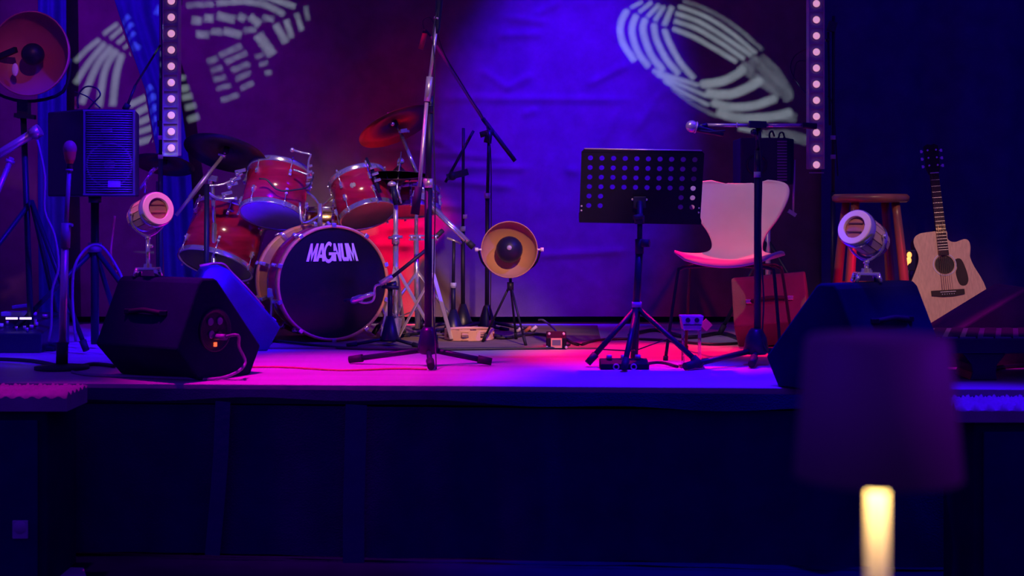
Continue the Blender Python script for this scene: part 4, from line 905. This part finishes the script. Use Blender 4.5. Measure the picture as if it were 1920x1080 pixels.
# ------------------------------------------------------------------ tambourine
c = P(880, 638, 7.25); 
t = thing('tambourine', 'pale wooden tambourine lying on the drum rug near the reflector tripod', 'tambourine', (c.x, c.y, ST+.008))
z0 = ST+.010; R = .125
segs = 8
for k in range(segs):
    a0, a1 = 2*PI*(k+.0)/segs, 2*PI*(k+.62)/segs
    q = [(math.cos(a0+(a1-a0)*i/6), math.sin(a0+(a1-a0)*i/6)) for i in range(7)]
    mb = MB(); po = [(x*R, y*R) for x, y in q]+[(x*(R-.012), y*(R-.012)) for x, y in q[::-1]]
    mb.prism(po, (c.x, c.y, z0), (1, 0, 0), (0, 1, 0), (0, 0, .05)); mb.build('frame_block', 'tamb', t)
    am = 2*PI*(k+.81)/segs; e = V((math.cos(am), math.sin(am), 0))
    for dz in (.020, .028): MB().lathe(V((c.x, c.y, z0+dz))+e*(R-.006), (0, 0, 1), [(.004, .002), (.018, 0), (.022, .001)], 16).build('jingle', 'brass', t)
ring = lambda z, h: MB().lathe((c.x, c.y, z), (0, 0, 1), [(R, 0), (R, h), (R-.012, h), (R-.012, 0), (R, 0)], 40)
ring(z0, .014).build('lower_ring', 'tamb', t); ring(z0+.038, .014).build('upper_ring', 'tamb', t)
solo(MB().cyl(P(877, 628, 7.5), P(884, 618, 7.52), .010), 'wooden_shaker', 'tamb', 'short pale wooden stick standing behind the tambourine', 'shaker')

# ------------------------------------------------------------------ small pedals and boxes
def pedal(label, c, size, knobs=2, screen=False, rz=0.0, name='effect_pedal'):
    c = V(c); R3 = Matrix.Rotation(rz, 3, 'Z'); t = thing(name, label, 'effect pedal', c)
    w_, l_, h_ = size
    mb = MB(); hb, hf = h_*1.1, h_*.7
    po = [(-l_/2, 0), (l_/2, 0), (l_/2, hb), (-l_/2, hf)]
    mb.prism(po, c-R3@V((w_/2, 0, 0)), R3@V((0, 1, 0)), (0, 0, 1), R3@V((w_, 0, 0))); mb.build('case', 'desk_black', t, bevel=.004)
    for k in range(knobs):
        q = c+R3@V((w_*(-.3+.6*k/max(1, knobs-1)), l_*.25, hb*.95)); MB().cyl(q, q+V((0, 0, .018)), .012).build('knob', 'satin', t)
    if screen:
        q = c+R3@V((0, -l_*.5-.001, h_*.4)); MB().box(q, (w_*.55, .004, h_*.62), R3).build('display_frame', 'tamb', t); MB().box(q-V((0, .002, -.002)), (w_*.42, .004, h_*.34), R3).build('display', 'screen', t)
        for sx in (-1, 1):
            for sz in (0, 1): MB().sphere(c+R3@V((sx*w_*(.36 if sz else .48), -l_*.5, .01+sz*h_*.85)), .007, 10, 6).build('stud', 'pearl', t)
    else:
        q = c+R3@V((0, -l_*.25, hf)); MB().cyl(q, q+V((0, 0, .02)), .012).build('foot_switch', 'chrome', t)
        for sx in (-1, 1):
            q = c+R3@V((sx*w_*.18, -l_*.5, h_*.35)); MB().torus(q, R3@V((0, -1, 0)), .011, .003, 14, 6).build('socket', 'satin', t)
    return t
pedal('small pedal with a bright framed screen on the rug edge beside the reflector tripod', G(1043, 654), (.095, .06, .075), 0, True)
pedal('flat black effect pedal under the music stand', G(1170, 691), (.20, .10, .035), 3)
c = G(1408, 646); solo(MB().bar(c+V((-.03, 0, .015)), c+V((.03, .02, .015)), .03, .02), 'cable_coupler', 'cable_red', 'small reddish cable coupler in front of the crimson-lit monitor', 'plug')
# equipment on the floor under the reflector lamp
t = thing('pedal_board', 'low rack of switches and pedals with glowing strip under the large reflector lamp', 'pedal board', (P(45, 640, 6.9).x, 6.9, ST))
x0, x1 = P(0, 0, 6.8).x-.12, P(100, 0, 6.8).x
po = [(6.62, 0), (7.05, 0), (7.05, .16), (6.62, .09)]
MB().prism(po, (x0, 0, ST), (0, 1, 0), (0, 0, 1), (x1-x0, 0, 0)).build('case', 'plastic', t, bevel=.006)
for k in range(2):
    q = P(22+k*26, 597, 6.70); MB().box(q, (.055, .004, .010)).build('lit_strip', 'led_white', t)
MB().box(P(32, 588, 6.85), (.13, .07, .022)).build('mixer_panel', 'badge', t, bevel=.003); MB().bar(P(25, 576, 6.98), P(58, 572, 6.98), .05, .018).build('control_box', 'cable_grey', t, bevel=.004)
for k in range(16):
    q = V((x0+.1+(x1-x0-.15)*random.random(), 6.64+.36*random.random(), 0)); q.z = ST+.09+.07*(q.y-6.62)/.43
    MB().cyl(q, q+V((0, 0, .018)), random.choice((.007, .01, .013))).build('knob', random.choice(('satin', 'chrome', 'pearl')), t)
c = G(60, 657); pedal('black foot pedal on the blue-lit floor before the rack of switches', c, (.24, .12, .03), 2)

# ------------------------------------------------------------------ music stand
d = 6.10; b = G(1190, 686); b = V((b.x, d, ST))
t = thing('music_stand', 'black music stand with a perforated desk on a folding tripod', 'music stand', b)
o = P(1090.5, 279, d+.0); pr = P(1321, 283, d+.0); ux = (pr-o); W_ = ux.length; ux.normalize()
uy = (P(1096, 417, d+.11)-o); uy = (uy-ux*uy.dot(ux)); H_ = uy.length; uy.normalize(); nz = ux.cross(uy).normalized()
mb = MB(); NC, NR = 10, 6; bx = .014; cw_ = (W_-2*bx)/NC; by = .018; ch_ = cw_*.868; rr = .0113; seg = 16
def q2(x, y, e=0): return o+ux*x+uy*y+nz*e
def add2(pts, fs):
    n = len(pts); mb.add([q2(x, y) for x, y in pts], fs)
for i in range(NC):
    for j in range(NR):
        x0_, y0_ = bx+i*cw_, by+j*ch_
        if j >= 4 and 2 <= i <= 7: add2([(x0_, y0_), (x0_+cw_, y0_), (x0_+cw_, y0_+ch_), (x0_, y0_+ch_)], [(0, 1, 2, 3)]); continue
        cx_, cy_ = x0_+cw_/2, y0_+ch_/2; inn = []; out = []
        for k in range(seg):
            a_ = 2*PI*(k+.5)/seg; ca, sa = math.cos(a_), math.sin(a_); s_ = min(cw_/2/max(abs(ca), 1e-6), ch_/2/max(abs(sa), 1e-6))
            inn.append((cx_+rr*ca, cy_+rr*sa)); out.append((cx_+s_*ca, cy_+s_*sa))
        add2(inn+out, [(k, (k+1) % seg, seg+(k+1) % seg, seg+k) for k in range(seg)])
        for cx4, cy4 in ((1, 1), (-1, 1), (-1, -1), (1, -1)):
            a_ = math.atan2(cy4*ch_, cx4*cw_) % (2*PI); k = int((a_/(2*PI)*seg)-.5) % seg
            add2([out[k], out[(k+1) % seg], (cx_+cx4*cw_/2, cy_+cy4*ch_/2)], [(0, 1, 2)])
gy = by+NR*ch_
for r_ in (((.012, 0), (W_-.012, 0), (W_, .012), (W_, by), (0, by), (0, .012)), ((0, by), (bx, by), (bx, gy), (0, gy)), ((W_-bx, by), (W_, by), (W_, gy), (W_-bx, gy)), ((0, gy), (W_, gy), (W_, H_), (0, H_))): add2(list(r_), [tuple(range(len(r_)))])
mb.build('desk', 'desk_black', t, solid=.0025)
MB().tube([q2(.012, -.001), q2(W_-.012, -.001)], .003, 6, 1).build('desk_rim', 'satin', t)
lv = -nz if nz.y > 0 else nz
MB().prism([(0, 0), (W_, 0), (W_+.006, .012), (W_+.006, .03), (0, .03)], q2(0, H_-.028)-lv*.001, ux, uy, -lv*.05).build('ledge', 'desk_black', t, bevel=.002)
for k in range(2):
    for s_ in (0, 1): MB().sphere(q2(W_*s_+(.008 if not s_ else -.008), H_-.055-.02*k)+lv*.002, .004, 8, 6).build('rivet', 'pearl', t)
pt = q2(W_*.49, H_*.70, 0)
for s_ in (-1, 0, 1): MB().sphere(pt+ux*s_*.03-uy*.01+lv*.003, .0055, 8, 6).build('bolt', 'pearl', t)
bk_ = pt+lv*.02
MB().box(pt+lv*.010-uy*.0, (.055, .016, .05)).cyl(bk_+V((0, .0, .005)), P(1200, 412, d), .013).build('desk_bracket', 'black_metal', t, bevel=.003)
MB().cyl(P(1199, 420, d-.005), P(1199, 404, d-.005), .021).cyl(P(1188, 408, d-.04), P(1205, 405, d-.03), .011).build('tilt_knob', 'rubber', t)
MB().cyl(P(1200, 405, d), P(1199, 475, d), .0115).build('upper_pole', 'black_metal', t)
MB().cyl(P(1199, 448, d), P(1199, 476, d), .0185).cyl(P(1203, 456, d-.01), P(1218, 456, d-.02), .017).build('pole_clutch', 'rubber', t)
MB().cyl(P(1199, 470, d), P(1193, 572, d), .016).build('middle_pole', 'black_metal', t)
MB().cyl(P(1194, 566, d), P(1194, 576, d), .021).build('hub_collar', 'badge', t)
MB().cyl(P(1194, 572, d), V((b.x, d, ST+.03)), .016).build('lower_pole', 'black_metal', t)
hb_ = P(1194, 576, d)
leg_set(t, hb_, [G(1102, 688), G(1170, 698), G(1316, 693)], .0115, fl=.05, fr=1.4)
for e in (P(1126, 655, d-.02), P(1185, 655, d-.1), P(1255, 634, d-.02)): MB().bar(V((b.x, d, ST+.06)), e, .014, .004).build('strut', 'black_metal', t)

# ------------------------------------------------------------------ moulded plywood chair
co = P(1357, 490, 6.25); co.z = ST; yaw = math.radians(17)
bv = V((math.sin(yaw), math.cos(yaw), 0)); sv = V((math.cos(yaw), -math.sin(yaw), 0))
t = thing('shell_chair', 'pale moulded plywood chair on thin dark legs behind the level boom stand', 'chair', co+bv*.2)
SP = [(0, .420, .175), (.02, .438, .205), (.08, .447, .232), (.18, .440, .240), (.28, .432, .225), (.35, .436, .165), (.39, .455, .125), (.415, .495, .117), (.435, .55, .135), (.455, .62, .185), (.475, .70, .225), (.490, .755, .232), (.497, .785, .205), (.500, .797, .13)]
def spl(v):
    k = v*(len(SP)-1); i = min(int(k), len(SP)-2); f_ = k-i
    g_ = lambda j: V(SP[max(0, min(j, len(SP)-1))]); p0, p1, p2, p3 = g_(i-1), g_(i), g_(i+1), g_(i+2)
    return .5*((2*p1)+(p2-p0)*f_+(2*p0-5*p1+4*p2-p3)*f_*f_+(3*p1-p0-3*p2+p3)*f_**3)
def shell_pt(u, v):
    y, z, hw_ = spl(v); s_ = (u*2-1); k = max(0, min(1, (z-.44)/.10)) if v > .35 else 0
    z += (1-k)*.042*(s_*s_-.35)*(hw_/.23); y -= k*.030*s_*s_*(hw_/.2)
    z += -.020*k*(1-s_*s_)*max(0, (v-.85)/.15)
    return co+sv*(s_*hw_)+bv*y+V((0, 0, z))
MB().grid(24, 52, shell_pt).build('seat_shell', 'chair_shell', t, solid=.011)
C_ = lambda x, y, z: co+sv*x+bv*y+V((0, 0, z))
MB().box(C_(0, .2, .414), (.16, .16, .012)).build('under_plate', 'black_metal', t)
for sx, y0_, y1_ in ((-1, .06, -.03), (1, .06, -.03), (-1, .34, .47), (1, .34, .47)):
    q = MB().tube([C_(sx*.03, .2, .408), C_(sx*.15, y0_+.02*(1 if y0_ > .2 else 1), .408), C_(sx*.20, y0_, .398), C_(sx*.213, y0_+(y1_-y0_)*.15, .36), C_(sx*.25, y1_, .008)], .0075, 8, 5).build('leg', 'black_metal', t)
    MB().cyl(C_(sx*.25, y1_, 0), C_(sx*.249, y1_, .02), .011).build('foot_cap', 'rubber', q)

# amplifier on its pole behind the chair
d = 7.55; b = P(1440, 640, d); b.z = ST
t = thing('speaker_pole', 'red-lit pole and bracket carrying the dark monitor behind the pale chair', 'speaker stand', b)
MB().cyl(b+V((0, 0, .02)), P(1440, 345, d), .014).build('pole', 'satin', t)
MB().bar(P(1478, 395, d), P(1492, 404, d), .02, .02).cyl(P(1490, 300, d+.05), P(1487, 400, d), .006).build('bracket', 'satin', t)
leg_set(t, b+V((0, 0, .5)), [b+V((-.26, -.05, 0)), b+V((.28, -.08, 0)), b+V((0, .28, 0))], .010)
a_, c_ = P(1386, 345, d), P(1494, 259, d)
t = thing('small_loudspeaker', 'dark boxy monitor speaker peeking over the pale chair back', 'loudspeaker', V(((a_.x+c_.x)/2, d+.1, a_.z)))
MB().prism([(a_.x, 0), (c_.x-.06, 0), (c_.x, .12), (c_.x, .26), (a_.x, .26)], (0, d-.04, a_.z), (1, 0, 0), (0, 1, 0), (0, 0, c_.z-a_.z)).build('cabinet', 'plastic', t, bevel=.006)
for k in range(14): MB().box(((c_.x-.085), d-.042, a_.z+.02+(c_.z-a_.z-.04)*k/13), (.05, .006, .007)).build('grille_rib', 'cable_grey', t)
MB().torus(((a_.x*.72+c_.x*.28), d-.042, a_.z+.1), (0, -1, 0), .05, .006).build('woofer_ring', 'black_metal', t)
solo(MB().tube([P(1443, 259, d), P(1443, 250, d), P(1448, 246, d), P(1452, 256, d)], .005, 6).tube([P(1460, 259, d), P(1462, 250, d), P(1468, 249, d), P(1471, 259, d)], .005, 6), 'top_handle', 'cable', 'two small cable loops on top of the dark boxy monitor', 'cable')

# clear acrylic stand with pale top
c = G(1296, 689); d = c.y
t = thing('acrylic_stand', 'clear acrylic pedestal with a pink-lit box top in front of the pale chair', 'display stand', c)
hx = 20*d/F; zt_ = P(0, 590, d).z-ST
for sx in (-1, 1): MB().box(c+V((sx*hx*.78, 0, zt_*.36)), (.005, .07, zt_*.70)).build('side_panel', 'clear', t)
MB().box(c+V((0, .0, .004)), (hx*2.2, .10, .006)).build('base_plate', 'clear', t)
bx_ = MB().prism([(-hx*.82, 0), (hx*.82, 0), (hx*1.08, zt_*.27), (-hx*1.08, zt_*.27)], c+V((0, -.04, zt_*.72)), (1, 0, 0), (0, 0, 1), (0, .08, 0)).build('top_box', 'frost', t, bevel=.003)
for sx in (-1, 1): MB().cyl(c+V((sx*hx*.42, -.044, zt_*.91)), c+V((sx*hx*.42, -.038, zt_*.91)), .010).build('round_mark', 'rubber', bx_)
MB().box(c+V((0, -.042, zt_*.82)), (hx*1.7, .003, .004)).build('shelf_line', 'rubber', bx_)
solo(MB().bar(P(1318, 603, 6.5), P(1330, 615, 6.5), .012, .04), 'paper_tag', 'pearl', 'small pale paper tag beside the acrylic pedestal', 'tag')
for o_ in (bpy.data.objects['paper_tag'],): pass

# ------------------------------------------------------------------ wooden stool
d = 6.9; b = V((P(1632, 0, d).x, d, ST)); hs = P(0, 368, d).z
t = thing('bar_stool', 'dark stained round-topped wooden bar stool behind the tilted spotlight', 'stool', b)
MB().lathe((b.x, d, hs-.03), (0, 0, 1), [(.0, 0), (.165, 0), (.18, .008), (.182, .028), (.17, .04), (.0, .038)], 40).build('seat', 'stool_wood', t)
for sx, sy in ((-1, -1), (1, -1), (1, 1), (-1, 1)):
    MB().tube([(b.x+sx*.095, d+sy*.095, hs-.03), (b.x+sx*.12, d+sy*.12, ST+.42), (b.x+sx*.152, d+sy*.152, ST)], .020, 12, 3, rr=.025).build('leg', 'stool_wood', t)
for k, (sx, sy, ex, ey) in enumerate(((-1, -1, 1, -1), (1, -1, 1, 1), (1, 1, -1, 1), (-1, 1, -1, -1))):
    z = ST+(.24 if k % 2 else .30); r_ = .145; MB().cyl((b.x+sx*r_, d+sy*r_, z), (b.x+ex*r_, d+ey*r_, z), .011).build('rung', 'stool_wood', t)
# cluster of amber lenses behind the stool
d = 7.6; t = thing('amber_lamp', 'little cluster of glowing amber lenses behind the stool leg', 'stage light', P(1697, 505, d))
MB().box(P(1703, 488, d+.025), (.075, .03, .11)).cyl(P(1703, 505, d+.02), V((P(1703, 0, d).x, d+.02, ST)), .01).build('housing', 'plastic', t, bevel=.004)
for px, py, r_ in ((1705, 478, .013), (1697, 487, .012), (1704, 488, .014), (1700, 493, .011), (1698, 501, .009)): MB().sphere(P(px, py, d+.005), r_, 12, 8, (1, .5, 1.3)).build('bulb', 'amber', t)

# ------------------------------------------------------------------ acoustic guitar
d = 7.55; gy_ = math.radians(13)
up = V((-.045, math.sin(gy_), math.cos(gy_))).normalized(); sx_ = V((.98, -.10, .045)); sx_ = (sx_-up*sx_.dot(up)).normalized(); nf = sx_.cross(up).normalized()
if nf.y > 0: nf = -nf
br = P(1777, 549, d)                     # bridge
GP = lambda x, y, e=0: br+sx_*x+up*y+nf*e
t = thing('acoustic_guitar', 'natural top cutaway acoustic guitar leaning upright behind the wedge and the stool', 'guitar', GP(0, -.21))
half = [(-.20, .0), (-.165, .08), (-.145, .16), (-.127, .185)]
out = [(0, -.215), (-.08, -.212), (-.15, -.185), (-.193, -.12), (-.203, -.04), (-.190, .045), (-.155, .12), (-.132, .175), (-.130, .215), (-.143, .255), (-.146, .285), (-.135, .310), (-.105, .326), (-.06, .330), (-.028, .332),
       (.028, .332), (.030, .290), (.045, .272), (.070, .268), (.095, .275), (.120, .280), (.138, .268), (.143, .240), (.138, .205), (.135, .180), (.150, .13), (.188, .045), (.203, -.04), (.193, -.12), (.15, -.185), (.08, -.212)]
def smooth(pl, n=3):
    q = []
    for i in range(len(pl)):
        p0, p1, p2, p3 = (V((*pl[(i+k) % len(pl)], 0)) for k in (-1, 0, 1, 2))
        for k in range(n):
            f_ = k/n; c_ = .5*((2*p1)+(p2-p0)*f_+(2*p0-5*p1+4*p2-p3)*f_*f_+(3*p1-p0-3*p2+p3)*f_**3); q.append((c_.x, c_.y))
    return q
body = smooth(out)
MB().prism(body, GP(0, 0, -.006), sx_, up, -nf*.095).build('body_sides', 'mahogany', t)
# top with a real sound hole
hc, hr_ = (.0, .150), .050
bm_pts = body; mbt = MB(); n = len(bm_pts); ringp = []
for x, y in bm_pts:
    a_ = math.atan2(y-hc[1], x-hc[0]); ringp.append((hc[0]+hr_*math.cos(a_), hc[1]+hr_*math.sin(a_)))
mbt.add([GP(x, y) for x, y in bm_pts]+[GP(x, y) for x, y in ringp], [(i, (i+1) % n, n+(i+1) % n, n+i) for i in range(n)]); mbt.build('top', 'spruce', t, solid=.004)
MB().lathe(GP(*hc, -.006), nf, [(0, 0), (hr_*1.02, .0)], 32).build('sound_hole_shade', 'head_black', t)  # flat black disc painting the shade inside the guitar body
MB().torus(GP(*hc, .002), nf, .058, .0035, 40, 6).build('rosette', 'pearl', t)
MB().prism(smooth([(.052, .165), (.066, .178), (.085, .175), (.098, .150), (.110, .10), (.112, .06), (.098, .035), (.072, .035), (.058, .06), (.052, .105), (.062, .13)]), GP(0, 0, .002), sx_, up, nf*.0015).build('pickguard', 'rosewood', t)
br_o = MB().prism([(-.085, .014), (.085, .014), (.085, -.012), (.03, -.02), (-.03, -.02), (-.085, -.012)], GP(0, 0, .002), sx_, up, nf*.009).build('bridge', 'rosewood', t)
MB().bar(GP(-.04, .004, .012), GP(.04, .004, .012), .003, .004, nf).build('saddle', 'pearl', br_o)
for k in range(6): MB().sphere(GP(-.03+.012*k, -.008, .012), .003, 8, 5).build('bridge_pin', 'pearl', br_o)
MB().prism([(-.0275, .20), (.0275, .20), (.022, .645), (-.022, .645)], GP(0, 0, .003), sx_, up, nf*.007).build('fingerboard', 'rosewood', t)
MB().prism([(-.026, .33), (.026, .33), (.021, .645), (-.021, .645)], GP(0, 0, .003), sx_, up, -nf*.02).build('neck', 'mahogany', t)
for k in range(1, 19):
    y = .645*2**(-k/12.0)
    if y > .215: w_ = .022+(.0275-.022)*(.645-y)/.445; MB().bar(GP(-w_, y, .0105), GP(w_, y, .0105), .002, .002, nf).build('fret', 'satin', t)
MB().bar(GP(-.022, .647, .012), GP(.022, .647, .012), .005, .006, nf).build('nut', 'pearl', t)
hs_ = MB().prism([(-.024, .645), (.024, .645), (.036, .675), (.038, .80), (.018, .812), (0, .806), (-.018, .812), (-.038, .80), (-.036, .675)], GP(0, 0, -.004), sx_, up, -nf*.015).build('headstock', 'rosewood', t)
for s_ in (-1, 1):
    for k in range(3):
        y = .69+.042*k; MB().cyl(GP(s_*.022, y, -.004), GP(s_*.022, y, .012), .005, n=10).cyl(GP(s_*.034, y, -.012), GP(s_*.056, y, -.012), .003, n=8).bar(GP(s_*.052, y-.008, -.012), GP(s_*.052, y+.008, -.012), .012, .006, nf).build('tuning_peg', 'chrome', hs_)
for k in range(6):
    x = -.0275+.011*k; MB().cyl(GP(x, 0, .013), GP(x*.62, .647, .0135), .0006+.00012*(5-k), n=5).build('string', 'brass', t)
gb = GP(0, -.215, -.05)
t = thing('guitar_stand', 'low black stand under the acoustic guitar', 'guitar stand', V((gb.x, gb.y, ST)))
MB().bar(V((gb.x-.12, gb.y-.05, gb.z-.012)), V((gb.x+.12, gb.y-.05, gb.z-.012)), .02, .02).build('cradle', 'rubber', t)
MB().cyl(V((gb.x, gb.y+.16, ST+.02)), V((gb.x-.01, gb.y+.25, ST+.55)), .012).build('post', 'black_metal', t)
for x in (-.2, .2): MB().cyl(V((gb.x, gb.y+.17, ST+.12)), V((gb.x+x, gb.y-.10, ST+.012)), .009).build('leg', 'black_metal', t)

# ------------------------------------------------------------------ ribbed board on a pedestal
d0, d1 = 5.50, 5.62; zt_ = P(0, 634, 5.5).z
x0, x1 = 1.40, 2.6
t = thing('ribbed_board', 'black low board with slanting ribs on a flared pedestal beside the table lamp', 'platform', (P(1838, 0, 5.5).x, 5.6, ST))
MB().box(((x0+x1)/2, 5.72, zt_-.030), (x1-x0, .44, .058)).build('board', 'plastic', t, bevel=.006)
MB().box(((x0+x1)/2, 5.72, zt_+.001), (x1-x0-.02, .42, .006)).build('top_sheet', 'grille', t)
for k in range(19):
    x = x0+.02+k*.068
    MB().bar((x, 5.515, zt_+.001), (min(x+.14, x1), 5.92, zt_+.001), .044, .012).build('rib', 'rubber', t)
q = P(1838, 0, 5.6).x
MB().prism([(-.055, 0), (.05, 0), (.045, .03), (.05, .06), (.085, .105), (-.085, .105), (-.05, .06), (-.045, .03)], (q, 5.55, ST), (1, 0, 0), (0, 0, 1), (0, .2, 0)).build('pedestal', 'plastic', t, bevel=.004)
MB().prism([(-.055, 0), (.05, 0), (.045, .03), (.05, .06), (.085, .105), (-.085, .105), (-.05, .06), (-.045, .03)], (q+.62, 5.55, ST), (1, 0, 0), (0, 0, 1), (0, .2, 0)).build('pedestal', 'plastic', t, bevel=.004)

# ------------------------------------------------------------------ subwoofers with egg crate foam on top
def sub(x0, x1, y0, label, flabel, badge, fx0, fx1, ft):
    y1 = y0+.34; t = thing('subwoofer', label, 'subwoofer', ((x0+x1)/2, (y0+y1)/2, 0))
    MB().box(((x0+x1)/2, (y0+y1)/2, .305), (x1-x0, y1-y0, .61)).build('cabinet', 'carpet', t, bevel=.008)
    MB().box(((x0+x1)/2, y0-.006, .31), (x1-x0-.06, .014, .54)).build('grille', 'black_cloth', t, bevel=.004)
    if badge:
        q = P(38, 993, y0-.016)
        bo = MB().box(q, (.054, .008, .064)).build('badge', 'badge', t, bevel=.003); MB().lathe(q+V((0, -.006, .008)), (0, -1, 0), [(0, .002), (.02, .001), (.022, -.002)], 20).build('badge_disc', 'tape_pale', bo)
    nx, ny = 120, 22
    def fn(u, v):
        x = fx0+(fx1-fx0)*u; y = y0-.02+.24*v; k = .5+.5*math.sin(x*2*PI/.045)*math.sin(y*2*PI/.045)
        return V((x, y, ft+.030*k*(1 if .02 < v else .3)))
    mb = MB().grid(nx, ny, fn)
    top = [fn(i/nx, 0) for i in range(nx+1)]; bot = [V((p.x, p.y, .612)) for p in top]
    mb.add(top+bot, [(i, i+1, nx+1+i+1, nx+1+i) for i in range(nx)])
    for u in (0, 1):
        s_ = [fn(u, j/ny) for j in range(ny+1)]; mb.add(s_+[V((p.x, p.y, .612)) for p in s_], [(i, i+1, ny+1+i+1, ny+1+i) for i in range(ny)])
    solo(mb, 'foam_mat', 'foam', flabel, 'foam mat')
sub(-2.5, P(88, 0, 4.98).x, 4.98, 'black subwoofer with a silver square badge in front of the stage', 'grey egg crate foam pad on the silver-badged subwoofer', True, -2.5, P(132, 0, 5.0).x, .655)
sub(P(1826, 0, 4.72).x, 2.5, 4.72, 'black subwoofer before the stage below the ribbed board', 'blue-lit egg crate foam pad on the subwoofer near the ribbed board', False, P(1786, 0, 4.75).x, 2.5, .645)

# ------------------------------------------------------------------ table lamp close to the camera
d = 1.02; c = V((P(1645, 0, d).x, d, 0)); zb, zt_ = P(0, 893, d).z, P(0, 640, d).z; tz = zb-.25
t = thing('table_lamp', 'dark conical table lamp with a pale glowing stem close to the viewer', 'lamp', (c.x, c.y, tz))
MB().lathe((c.x, c.y, zb), (0, 0, 1), [(.0575, 0), (.049, zt_-zb), (.046, zt_-zb+.003), (0, zt_-zb+.003)], 64).build('lamp_shade', 'shade', t, solid=.002)
MB().lathe((c.x, c.y, tz), (0, 0, 1), [(.0, 0), (.05, 0), (.05, .01), (.012, .018)], 40).build('base', 'stem', t)
MB().cyl((c.x, c.y, tz+.015), (c.x, c.y, zb+.05), .0079).build('stem', 'stem', t)
MB().lathe((c.x, c.y, zb+.02), (0, 0, 1), [(.008, 0), (.035, .002), (.035, .012), (.008, .014)], 32).build('light_disc', 'pearl', t)
l = bpy.data.lights.new('table_lamp_light', 'AREA'); l.shape = 'DISK'; l.size = .07; l.energy = .5; l.color = (1, .72, .30)
lo = bpy.data.objects.new('table_lamp_light', l); COL.objects.link(lo); lo.location = (c.x, c.y, zb+.018)
t2 = thing('round_table', 'small dark round table under the table lamp', 'table', (c.x, c.y, 0))
MB().lathe((c.x, c.y, tz-.03), (0, 0, 1), [(0, 0), (.30, 0), (.30, .028), (0, .028)], 48).build('table_top', 'table', t2)
MB().cyl((c.x, c.y, .02), (c.x, c.y, tz-.03), .03).build('column', 'black_metal', t2); MB().lathe((c.x, c.y, 0), (0, 0, 1), [(0, 0), (.2, 0), (.2, .012), (.03, .03)], 32).build('foot_plate', 'black_metal', t2)
